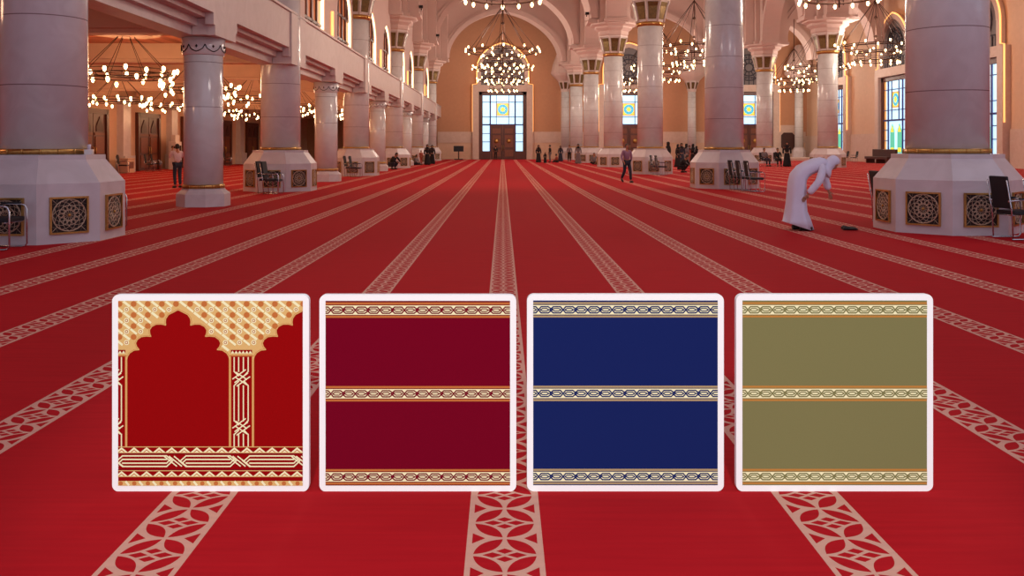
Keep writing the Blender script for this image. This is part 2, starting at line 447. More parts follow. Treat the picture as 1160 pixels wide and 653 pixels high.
# gallery wall with pointed windows, bay by bay
gx0, gx1 = -8.25, -8.05
win_n = [0]
def gallery_bay(z0, z1, first):
    w = MB()
    poly = [(z0, 19.5), (z0, 6.0)]
    wins = [(z0 + 4.1, z0 + 8.1), (z0 + 11.2, z0 + 15.2)]
    for a, b_ in wins:
        if b_ > z1: continue
        poly.append((a, 6.0)); poly += arch_pts((a + b_) / 2, (b_ - a) / 2, 8.2, 10.0); poly.append((b_, 6.0))
    poly += [(z1, 6.0), (z1, 19.5)]
    w.prism(poly, gx0, gx1, 'X')
    struct(build('wall_left', w, 'plaster'))
    for a, b_ in wins:
        if b_ > z1: continue
        win_n[0] += 1
        root = bpy.data.objects.new('window_%d' % win_n[0], None); C.objects.link(root); root.location = (gx0 - .02, (a + b_) / 2, 6.0)
        struct(root)
        hw = (b_ - a) / 2
        gl = MB(); gl.prism([(-hw, 0)] + arch_pts(0, hw, 2.2, 4.0) + [(hw, 0)], -.02, .02, 'X'); build('pane', gl, 'amber_glass', root)
        fr = MB()
        for q in (-.5, 0, .5): fr.box((.05, q * hw, 1.55 + (1 - abs(q)) * .7), (.1, .14 if q else .22, 3.1 + (1 - abs(q)) * 1.4))
        for q in (1.0, 2.2): fr.box((.05, 0, q), (.1, 2 * hw - .1, .12))
        for e in (.35, .75):
            A = arch_pts(0, hw - e * .6, 2.2, 4.0 - e * .6); fr.tube([(.05, p[0], p[1]) for p in A], .06, 5)
        build('window_frame', fr, 'wood', root)
        st = MB(); A = [(-hw + .06, 0)] + arch_pts(0, hw - .06, 2.2, 3.94) + [(hw - .06, 0)]
        st.tube([(.11, p[0], p[1]) for p in A], .08, 6); build('glow_strip', st, 'led_bright', root)
        pilaster_glow = MB(); pilaster_glow.tube([(.30, hw + 1.4, 0), (.30, hw + 1.4, 1.9)], .07, 6); build('glow_strip', pilaster_glow, 'led', root)  # glowing strip standing in for the lit side of a wall pilaster
ys = [LZ[0] - 16.4] + LZ
for i in range(len(ys) - 1): gallery_bay(ys[i], ys[i + 1], i)
w = MB(); w.box(((gx0 + gx1) / 2, (LZ[-1] + YF) / 2, 12.75), (.35, YF - LZ[-1], 13.5)); struct(build('wall_left', w, 'plaster'))

# ------------------------------------------------------------------ piers, arches
def pier(x, y):
    m = MB()
    m.box((x, y, 15.3), (2.3, 2.3, 8.7)); m.box((x, y, 15.3), (3.9, 1.5, 8.7)); m.box((x, y, 15.3), (1.5, 3.9, 8.7))
    m.box((x, y, 11.05), (2.6, 2.6, .25)); m.box((x, y, 11.05), (4.1, 1.75, .25)); m.box((x, y, 11.05), (1.75, 4.1, .25))
    struct(build(tname(), m, 'plaster'))
def arch_between(p, q, inset=2.0, zs=11.3, za=16.7, mat='plaster', top=19.5):
    p = Vector((p[0], p[1], 0)); q = Vector((q[0], q[1], 0)); d = (q - p); L = d.length
    ang = math.atan2(d.y, d.x); T = Matrix.Translation(p) @ Matrix.Rotation(ang, 4, 'Z')
    m = MB(); m.T = T
    a = L / 2 - inset
    for hw, grow in ((.78, 0), (.62, .28), (.45, .62)):
        A = arch_pts(L / 2, a + grow, zs, za + grow, 16)
        tp = top if grow > .5 else None
        if tp: poly = [(0.8, top), (0.8, zs)] + A + [(L - 0.8, zs), (L - .8, top)]
        else:
            B = arch_pts(L / 2, a + grow + .5, zs, za + grow + .55, 16); poly = A + list(reversed(B))
        m.prism(poly, -hw, hw, 'Y')
    struct(build(tname(), m, mat))
for z in LZ: pier(-8.0, z)
for z in RZ: pier(8.5, z)
for z in AZ: pier(24.3, z)
for i in range(6): arch_between((-8.0, LZ[i]), (8.5, RZ[i]))
for i in range(5): arch_between((8.5, RZ[i]), (8.5, RZ[i + 1]))
for i in range(4): arch_between((24.3, AZ[i]), (24.3, AZ[i + 1]))
for i in range(5): arch_between((8.5, RZ[i + 1]), (24.3, AZ[i]))
for i in range(5): arch_between((24.3, AZ[i]), (XR - .3, AZ[i] + 0.5), inset=1.9, za=15.6)
# engaged wall columns on the far wall
def wall_column(x, y, label):
    t = thing('wall_column', label, 'column', (x, y, 0), 0, 'slender wall columns')
    m = MB(); m.lathe([(.75, 0), (.75, 1.0), (.55, 1.35), (.55, 1.45)], 8, a0=PI / 8, smooth=False); build('pedestal', m, 'base', t)
    m = MB(); m.lathe([(.5, 1.45), (.48, 8.0)], 24); build('shaft', m, 'shaft', t)
    m = MB(); m.lathe([(.5, 8.0), (.55, 8.3), (.85, 9.2), (.9, 9.3), (0, 9.3)], 8, a0=PI / 8, smooth=False); c = build('capital', m, 'parapet', t)
    m = MB()
    for k in range(8):
        a = k * PI / 4; m.T = Matrix.Rotation(a, 4, 'Z'); m.face([(.53, -.13, 8.35), (.53, .13, 8.35), (.79, .2, 9.1), (.79, -.2, 9.1)])
    build('capital_panel', m, 'cap_green', c)
    m = MB(); m.lathe([(.9, 9.3), (1.5, 9.9), (1.7, 10.2), (1.5, 11.2), (1.0, 12.5), (.4, 13.5), (0, 13.6)], 12, smooth=False); build('corbel', m, 'plaster', t)
wall_column(7.4, 104.6, 'slender wall column just right of the central portal wall')
wall_column(22.4, 104.6, 'slender wall column under a bulging corbel between right-hand portals')
wall_column(35.0, 104.3, 'slender wall column in the far right corner')

# ------------------------------------------------------------------ portals
def stained(root, W, H, plate):
    """glazing of a portal; local x across, y toward the wall, z up"""
    z1 = H
    f = MB()                                            # wooden outer frame
    f.box((-W / 2 + .22, 0, H / 2), (.44, .3, H)); f.box((W / 2 - .22, 0, H / 2), (.44, .3, H)); f.box((0, 0, H - .22), (W, .3, .44))
    if plate: f.box((0, 0, .3), (W, .3, .6))
    build('door_frame', f, 'wood', root, bevel=.03)
    iw = W - .88
    g = MB(); zt = H - .44; zm = 4.15 if not plate else 4.0
    bars = MB()
    cols = [-iw / 2, -iw / 2 + .92, -iw / 2 + .92 + (iw - 1.84) * .25, iw / 2 - .92 - (iw - 1.84) * .25, iw / 2 - .92, iw / 2]
    side = [.95, 2.1, 3.1, zm]
    upper = [zm, zm + .95, zt - .8, zt]
    g.mi = 0
    def pane(xa, xb, za, zb, mi, y=.05):
        g.mi = mi; g.box(((xa + xb) / 2, y, (za + zb) / 2), (xb - xa, .03, zb - za))
    for sgn in (0, 1):
        xa, xb = (cols[0], cols[1]) if sgn == 0 else (cols[4], cols[5])
        for i in range(3): pane(xa, xb, side[i], side[i + 1], 0)
        if plate: pane(xa, xa + .3 if sgn == 0 else xb, side[0], zt, 3, .02) if sgn == 0 else None
        for i in range(3): pane(xa, xb, upper[i], upper[i + 1], 0)
    for c in range(1, 4):
        for i in range(3): pane(cols[c], cols[c + 1], upper[i], upper[i + 1], 0)
    # medallion: yellow and orange square, blue ring, yellow star
    mz = (upper[1] + upper[2]) / 2; ms = (cols[3] - cols[2]) / 2
    pane(-ms, ms, mz - ms, mz + ms, 3, .02)
    g.mi = 2; g.box((0, .0, mz), (2 * ms * .84, .03, 2 * ms * .84))
    def disc(r, mi, y, n=20, star=False):
        g.mi = mi; pts = []
        for k in range(n):
            rr = r * (1 if (not star or k % 2 == 0) else .62); a = 2 * PI * k / n; pts.append((rr * math.cos(a), mz + rr * math.sin(a)))
        g.prism(pts, y, y + .02, 'Y')
    disc(ms * .80, 1, -.03); disc(ms * .45, 2, -.055, 16, True)
    for k in range(8):
        a = 2 * PI * k / 8; g.mi = 4; cx, cz = ms * .6 * math.cos(a), mz + ms * .6 * math.sin(a)
        g.box((cx, -.045, cz), (.12, .02, .12))
    if plate:   # lower centre glazed with two pointed lights
        for q in (-1, 1):
            cx = q * (iw - 1.84) / 4; hw = (iw - 1.84) / 4 - .1
            pane(cx - hw - .1, cx + hw + .1, side[0] - .3, zm, 0)
            g.mi = 4; g.prism([(cx - hw * .7, side[0]), (cx + hw * .7, side[0]), (cx + hw * .7, 3.0), (cx, 3.7), (cx - hw * .7, 3.0)], 0.0, .02, 'Y')
            g.mi = 2; g.prism([(cx - hw * .5, 2.9), (cx + hw * .5, 2.9), (cx, 3.5)], -.02, 0, 'Y')
            g.mi = 2; g.prism([(cx - hw * .5, side[0] + .1), (cx + hw * .5, side[0] + .1), (cx + hw * .5, side[0] + .5), (cx - hw * .5, side[0] + .5)], -.02, 0, 'Y')
    build('glazing', g, ['glass_white', 'glass_blue', 'glass_yellow', 'glass_orange', 'glass_green'], root)
    for x in cols[1:5]:
        th = .16 if x in (cols[1], cols[4]) else .06
        lo = side[0] if th > .1 else zm
        bars.box((x, -.05, (lo + zt) / 2), (th, .08, zt - lo))
    for z in upper[:3]: bars.box((0, -.05, z), (iw, .08, .16 if z == zm else .07))
    for z in side[:3]:
        for sg in (-1, 1): bars.box((sg * (iw / 2 - .46), -.05, z), (.92, .08, .07))
    build('glazing_bars', bars, 'lead', root)
    if not plate:
        dw = (cols[4] - cols[1]) / 2
        for sg in (-1, 1):
            d = MB(); d.box((sg * dw / 2, -.02, zm / 2), (dw - .03, .16, zm - .06)); d.mi = 1
            for za, zb in ((.35, 1.15), (1.45, 2.9), (3.1, 3.7)):
                d.box((sg * dw / 2, -.12, (za + zb) / 2), (dw - .5, .06, zb - za))
            dd = build('door_leaf', d, ['wood', 'wood_light'], root)
            k = MB(); k.T = Matrix.Translation((sg * dw / 2, -.2, 2.2)) @ Matrix.Rotation(PI / 2, 4, 'X'); k.lathe([(.26, -.04), (.26, .02), (.12, .06), (0, .06)], 16); build('medallion', k, 'brass', dd)
            k = MB(); k.tube([(sg * .12, -.2, 1.0), (sg * .12, -.28, 1.1), (sg * .12, -.28, 1.6), (sg * .12, -.2, 1.7)], .03, 6); build('door_handle', k, 'brass', dd)
        s = MB()
        for sg in (-1, 1): s.box((sg * (iw / 2 - .46), 0, .48), (.92, .2, .95))
        build('kick_panel', s, 'wood', root)

def portal(name, loc, rz, label, plate=False, W=5.7, H=8.1):
    root = bpy.data.objects.new(name, None); C.objects.link(root); root.location = loc; root.rotation_euler = (0, 0, rz)
    struct(root, label, 'portal')
    o = W / 2 + .75
    s = MB()                                              # stone surround
    s.box((-W / 2 - .375, -.15, 4.45), (.75, .6, 8.9)); s.box((W / 2 + .375, -.15, 4.45), (.75, .6, 8.9)); s.box((0, -.15, H + .4), (W, .6, .8))
    A = [(-o + .55, 8.9)] + [(-o + .55, 10.8)] + arch_pts(0, o - .6, 10.8, 13.9, 10) + [(o - .55, 10.8), (o - .55, 8.9)]
    In = [(-o + 1.0, 8.9)] + [(-o + 1.0, 10.8)] + arch_pts(0, o - 1.05, 10.8, 13.4, 10) + [(o - 1.0, 10.8), (o - 1.0, 8.9)]
    s.prism(A + list(reversed(In)), -.35, .1, 'Y')
    build('surround', s, 'dado', root)
    t = MB(); t.prism(In, -.05, .1, 'Y'); t.mi = 1
    cz = 11.0
    for r in (1.55, 1.0, .5):
        n = 24; t.tube([(r * math.cos(2 * PI * k / n), -.1, cz + r * math.sin(2 * PI * k / n)) for k in range(n)], .07, 5, True)
    for k in range(12):
        a = 2 * PI * k / 12; t.tube([(.5 * math.cos(a), -.1, cz + .5 * math.sin(a)), (1.55 * math.cos(a), -.1, cz + 1.55 * math.sin(a))], .05, 4)
        t.lathe([(0, -.1), (.16, 0), (0, .1)], 6, cx=1.27 * math.cos(a + .26), cy=-.1, cz=cz + 1.27 * math.sin(a + .26))
    for x in (-2.1, -1.6, -1.1, -.55, 0, .55, 1.1, 1.6, 2.1): t.box((x, -.08, 9.35), (.1, .06, .8))
    t.box((0, -.08, 9.8), (4.8, .06, .1))
    build('lattice_screen', t, ['tymp', 'tymp_dark'], root)
    stained(root, W, H, plate)
    l = MB()
    for sg in (-1, 1):
        l.tube([(sg * o, -.32, 3.3), (sg * o, -.32, 8.95), (sg * (o - .5), -.32, 9.05), (sg * (o - .5), -.32, 10.8)] +
               [(sg * -p[0], -.32, p[1]) for p in arch_pts(0, o - .5, 10.8, 13.95, 10)[:11]], .07, 6)
    build('glow_strip', l, 'led', root)
    return root
portal('door_1', (door_x[0], YF - .16, 0), 0, 'central portal of the end wall with wooden double door and bright glazing')
portal('door_2', (door_x[1], YF - .16, 0), 0, 'end wall portal seen between the third and fourth nave columns')
portal('door_3', (door_x[2], YF - .16, 0), 0, 'end wall portal seen right of the large middle column')
for i, (yy, lab) in enumerate(((96.0, 'stained glass portal of the right wall, partly behind a distant column'), (81.6, 'tall stained glass portal of the right wall left of the nearest right column'), (67.0, 'stained glass portal of the right wall at the right edge of the nearest right column'))):
    portal('window_%d' % (40 + i), (XR - .16, yy, 0), -PI / 2, lab, plate=True)

# aisle doors on the left wall
def aisle_door(y, k):
    root = bpy.data.objects.new('door_%d' % (10 + k), None); C.objects.link(root); root.location = (XL + .03, y, 0); root.rotation_euler = (0, 0, PI / 2)
    struct(root, 'carved wooden aisle door with pointed panels, number %s from the front' % ordn[k], 'door')
    W, H = 3.4, 3.75
    f = MB(); f.box((-W / 2, 0, H / 2), (.28, .36, H)); f.box((W / 2, 0, H / 2), (.28, .36, H)); f.box((0, 0, H - .14), (W, .36, .28)); build('door_frame', f, 'wood', root)
    for sg in (-1, 1):
        d = MB(); d.box((sg * .78, -.02, 1.75), (1.5, .12, 3.45)); d.mi = 1
        d.box((sg * .78, -.1, .6), (1.1, .05, .8)); d.box((sg * .78, -.1, 1.65), (1.1, .05, 1.0)); d.box((sg * .78, -.1, 2.3), (1.3, .05, .14)); d.mi = 2
        d.prism([(sg * .78 - .42, 2.45), (sg * .78 + .42, 2.45), (sg * .78 + .42, 2.75), (sg * .78, 3.3), (sg * .78 - .42, 2.75)], -.12, -.06, 'Y')
        dd = build('door_leaf', d, ['wood', 'wood_light', 'panel_brown'], root)
        k2 = MB(); k2.tube([(sg * .14, -.1, 1.0), (sg * .14, -.2, 1.05), (sg * .14, -.2, 1.5), (sg * .14, -.1, 1.55)], .025, 6); build('door_handle', k2, 'brass', dd)
for k, y in enumerate((50.4, 58.3, 66.2, 74.2, 82.4)): aisle_door(y, k)
def side_pilaster(y):
    m = MB(); m.box((XL + .2, y, 2.3), (.4, 1.1, 4.6)); m.box((XL + .3, y, .5), (.6, 1.5, 1.0)); m.box((XL + .3, y, 4.45), (.6, 1.4, .35)); struct(build(tname(), m, 'base'))
for y in (46.4, 54.3, 62.2, 70.2, 78.3, 86.5, 95): side_pilaster(y)

# ------------------------------------------------------------------ chandeliers
m_ = MB(); m_.lathe([(0, -.11), (.04, -.08), (.066, 0), (.05, .07), (.022, .1), (0, .1)], 10); LAMP = m_.mesh('lamp', 'bulb')
m_ = MB(); m_.lathe([(0, -.10), (.035, -.07), (.056, 0), (.045, .06), (.02, .08), (0, .08)], 10); LAMP2 = m_.mesh('lamp', 'bulb2')
def ring_mesh(R, n, r=.045):
    m = MB(); k = 48
    m.tube([(R * math.cos(2 * PI * i / k), R * math.sin(2 * PI * i / k), 0) for i in range(k)], r, 6, True)
    m.tube([(R * .96 * math.cos(2 * PI * i / k), R * .96 * math.sin(2 * PI * i / k), .14) for i in range(k)], r * .6, 5, True)
    for i in range(n):
        a = 2 * PI * i / n; c, s = math.cos(a), math.sin(a)
        m.tube([(R * c, R * s, 0), ((R + .13) * c, (R + .13) * s, .06), ((R + .16) * c, (R + .16) * s, .16)], r * .5, 5)
    return m.mesh('ring', 'iron')
TIERS = [(2.7, 8.80, 22), (1.5, 8.34, 10), (1.45, 7.80, 14)]
RM = [ring_mesh(R, n) for R, z, n in TIERS]
m_ = MB()
for i in range(8):
    a = 2 * PI * i / 8; c, s = math.cos(a), math.sin(a)
    m_.tube([(2.7 * c, 2.7 * s, 8.83), (.1 * c, .1 * s, 12.2)], .022, 5)
    m_.tube([(2.7 * c, 2.7 * s, 8.83), (1.45 * c, 1.45 * s, 8.36), (1.45 * c, 1.45 * s, 7.72)], .022, 5)
m_.tube([(0, 0, 7.4), (0, 0, 19.4)], .035, 6)
for z in (9.6, 11.0, 12.2): m_.lathe([(0, -.16), (.14, 0), (0, .16)], 10, cz=z)
ROD = m_.mesh('suspension_rods', 'iron')
def chandelier(x, y, label, group='tiered ring chandeliers of the nave'):
    t = thing('chandelier', label, 'chandelier', (x, y, 0), y * .37 + x, group)
    put('suspension_rods', ROD, t)
    for me, (R, z, n) in zip(RM, TIERS):
        rg = put('ring', me, t, (0, 0, z))
        for i in range(n):
            a = 2 * PI * i / n
            put('lamp', LAMP, rg, ((R + .16) * math.cos(a), (R + .16) * math.sin(a), (.24 if i % 2 else .0) if R > 2 else (.1 if R > 1.46 else -.12)))
    return t
NL = [(0, 37.0, 'ring chandelier cut off by the top edge above the centre'), (0, 67.6, 'widest looking ring chandelier above the central portal'), (0, 82.5, 'middle of three ring chandeliers lined up before the central portal'), (0, 97.5, 'lowest looking of three ring chandeliers before the central portal'),
      (14.1, 37.0, 'ring chandelier whose lamps show at the top edge right of centre'), (14.1, 65.0, 'ring chandelier just left of the large middle column'), (14.9, 82.5, 'ring chandelier showing right of the third nave column, lower than its neighbour'), (15.0, 97.5, 'most distant ring chandelier before the second portal'),
      (27.3, 64.6, 'ring chandelier in front of the tall stained glass portal on the right'), (29.2, 82.0, 'ring chandelier partly behind the far right column above the bending man'), (32.0, 97.0, 'most distant ring chandelier at the right side')]
for x, y, l in NL: chandelier(x, y, l)

S_T = [(1.42, 3.92, 16), (1.2, 3.80, 10)]
SRM = [ring_mesh(R, n, .025) for R, z, n in S_T]
m_ = MB()
for i in range(8):
    a = 2 * PI * i / 8; c, s = math.cos(a), math.sin(a)
    m_.tube([(1.42 * c, 1.42 * s, 3.92), (.2 * c, .2 * s, 5.2)], .012, 4); m_.tube([(1.42 * c, 1.42 * s, 3.92), (1.2 * c, 1.2 * s, 3.80)], .012, 4)
SROD = m_.mesh('suspension_rods', 'iron')
m_ = MB(); m_.lathe([(1.1, 5.25), (1.05, 5.20), (.8, 5.20), (.75, 5.16), (.3, 5.16), (.25, 5.12), (0, 5.12)], 32, smooth=False); ROSE = m_.mesh('ceiling_rose', 'sidewall')
sl = [(-12.2, 28.6, 'nearest'), (-12.4, 36.2, 'second'), (-12.4, 44.4, 'third'), (-12.4, 52.6, 'fourth'), (-12.4, 60.8, 'fifth'), (-12.4, 69, 'sixth'), (-12.4, 77.2, 'seventh')]
for (x, y, o) in sl + [(-19.6, yy, oo) for (_, yy, oo) in [(0, 45, 'nearest'), (0, 52.2, 'second'), (0, 60.8, 'third'), (0, 69, 'fourth')]]:
    lab = '%s low ring chandelier of the %s row under the left aisle ceiling' % (o, 'inner' if x > -15 else 'outer')
    t = thing('aisle_chandelier', lab, 'chandelier', (x, y, 0), 0, 'low ring chandeliers of the left aisle')
    put('suspension_rods', SROD, t); put('ceiling_rose', ROSE, t)
    for me, (R, z, n) in zip(SRM, S_T):
        rg = put('ring', me, t, (0, 0, z))
        for i in range(n):
            a = 2 * PI * (i + .5 * (R < 1.3)) / n
            put('lamp', LAMP2, rg, ((R + .14) * math.cos(a), (R + .14) * math.sin(a), (.13 if i % 2 else .06) if R > 1.3 else (-.13 if i % 2 else -.02)))

# ------------------------------------------------------------------ graphic swatch overlays, built as added standing boards
BY = EYE * F / (557 - VY)
def bp(px, py, k=0): return ((px - VX) * BY / F, -0.0006 * k, EYE - (py - VY) * BY / F)
class Art:
    def __init__(s, x0, y0, x1, y1): s.mb = MB(); s.k = 1; s.clip = (x0, y0, x1, y1)
    def cl(s, pts):
        # Sutherland-Hodgman against the swatch rectangle
        x0, y0, x1, y1 = s.clip
        for ax, lim, sg in ((0, x0, 1), (0, x1, -1), (1, y0, 1), (1, y1, -1)):
            out = []
            for i in range(len(pts)):
                a, b = pts[i - 1], pts[i]
                ia, ib = (a[ax] - lim) * sg >= 0, (b[ax] - lim) * sg >= 0
                if ia != ib:
                    t = (lim - a[ax]) / (b[ax] - a[ax]); out.append((a[0] + t * (b[0] - a[0]), a[1] + t * (b[1] - a[1])))
                if ib: out.append(b)
            pts = out
            if not pts: return []
        return pts
    def poly(s, pts, mi):
        pts = s.cl(pts)
        q = []
        for p in pts:
            if not q or abs(p[0] - q[-1][0]) + abs(p[1] - q[-1][1]) > 1e-4: q.append(p)
        if len(q) > 1 and abs(q[0][0] - q[-1][0]) + abs(q[0][1] - q[-1][1]) < 1e-4: q.pop()
        if len(q) < 3: return
        s.c = getattr(s, 'c', 0) + 1; kk = s.k + .003 * (s.c % 60)
        s.mb.mi = mi; s.mb.face([bp(p[0], p[1], kk) for p in q])
    def rect(s, x0, y0, x1, y1, mi): s.poly([(x0, y0), (x1, y0), (x1, y1), (x0, y1)], mi)
    def line(s, pts, w, mi):
        for a, b in zip(pts, pts[1:]):
            dx, dy = b[0] - a[0], b[1] - a[1]; L = math.hypot(dx, dy)
            if L < 1e-6: continue
            nx, ny = -dy / L * w / 2, dx / L * w / 2; ex, ey = dx / L * w * .3, dy / L * w * .3
            s.poly([(a[0] + nx - ex, a[1] + ny - ey), (b[0] + nx + ex, b[1] + ny + ey), (b[0] - nx + ex, b[1] - ny + ey), (a[0] - nx - ex, a[1] - ny - ey)], mi)
    def disc(s, x, y, r, mi, n=8): s.poly([(x + r * math.cos(2 * PI * k / n), y + r * math.sin(2 * PI * k / n)) for k in range(n)], mi)

def pile(name, col):    # carpet pile colour, faint weave
    m, nt, b = newmat(name)
    tc = nt.nodes.new('ShaderNodeTexCoord'); no = nt.nodes.new('ShaderNodeTexNoise'); no.inputs['Scale'].default_value = 260
    nt.links.new(tc.outputs['Object'], no.inputs['Vector'])
    nt.links.new(mixcol(nt, no.outputs['Fac'], tuple(c * .93 for c in col[:3]) + (1,), tuple(min(1, c * 1.07) for c in col[:3]) + (1,)), b.inputs['Base Color'])
    b.inputs['Roughness'].default_value = 1.0; b.inputs['Specular IOR Level'].default_value = 0.03
    return m
pr = dict(red=pile('pile_red', srgb(145, 9, 12)), maroon=pile('pile_maroon', srgb(114, 6, 32)), navy=pile('pile_navy', srgb(24, 36, 92)), olive=pile('pile_olive', srgb(124, 120, 78)),
          cream=pile('pile_cream', srgb(240, 236, 190)), tan=pile('pile_tan', srgb(218, 178, 112)), orange=pile('pile_orange', srgb(192, 112, 58)), taupe=pile('pile_taupe', srgb(172, 148, 110)),
          rust=pile('pile_rust', srgb(176, 84, 50)), amber=pile('pile_amber', srgb(186, 128, 62)))

def overlay_board(x0, y0, x1, y1, art, mats, label):
    t = thing('overlay_swatch_board', label, 'swatch overlay', (0, BY, 0), 0, 'graphic swatch overlays built as standing boards')
    r = 7.5; pts = []
    for cx, cy, a0 in ((x1 - r, y0 + r, -PI / 2), (x1 - r, y1 - r, 0), (x0 + r, y1 - r, PI / 2), (x0 + r, y0 + r, PI)):
        for k in range(7): a = a0 + k * PI / 12; pts.append((cx + r * math.cos(a), cy + r * math.sin(a)))
    b = MB(); b.prism([(bp(*p)[0], max(0.0, bp(*p)[2])) for p in pts], 0, 0.03, 'Y')
    build('white_panel', b, 'white_board', t)
    build('carpet_swatch', art.mb, mats, t, recalc=False)
    l = MB(); cx = bp((x0 + x1) / 2, 0)[0]
    for s in (-.22, .22):
        l.tube([(cx + s, .03, .6), (cx + s, .30, .012)], .012, 6)
    l.tube([(cx - .22, .17, .3), (cx + .22, .17, .3)], .008, 6)
    build('rear_strut', l, 'white_paint', t)

def interlace(A, yc, h, fg, x0, x1):
    P = 27.8; q = P / 2; x = x0 - 6; a = h; 
    while x < x1 + P:
        for s in (1, -1):
            A.line([(x - 3, yc - s * a * .0), (x + 1, yc - s * a), (x + 9, yc - s * a), (x + 15, yc + s * a), (x + 23, yc + s * a), (x + P, yc - s * 0.2)], 1.5, fg)
        A.line([(x + 0, yc - 1), (x + 2.6, yc - a * .42), (x + 7.2, yc - a * .42), (x + 9.8, yc), (x + 7.2, yc + a * .42), (x + 2.6, yc + a * .42), (x, yc)], 1.2, fg)
        A.line([(x + 14, yc), (x + 16.6, yc - a * .42), (x + 21.2, yc - a * .42), (x + 23.8, yc), (x + 21.2, yc + a * .42), (x + 16.6, yc + a * .42), (x + 14, yc)], 1.2, fg)
        x += P
def striped_board(x0, y0, fieldm, outer, inner, label):
    x1, y1 = x0 + 223, y0 + 223.4
    ix0, iy0, ix1, iy1 = x0 + 7, y0 + 7, x1 - 7, y1 - 7
    A = Art(ix0, iy0, ix1, iy1)
    A.rect(ix0, iy0, ix1, iy1, 0)
    for yc in (y0 + 17.5, y0 + 112.3, y0 + 206.5):
        A.k = 2; A.rect(ix0, yc - 8.7, ix1, yc + 8.7, 2)
        A.k = 3; A.rect(ix0, yc - 6.4, ix1, yc - 5.6, 0); A.rect(ix0, yc + 5.6, ix1, yc + 6.4, 0)
        A.k = 3.5; A.rect(ix0, yc - 5.3, ix1, yc + 5.3, 1)
        A.k = 4; interlace(A, yc, 3.5, 0, ix0, ix1)
    overlay_board(x0, y0, x1, y1, A, [pr[fieldm], pr['cream'], pr[outer]], label)

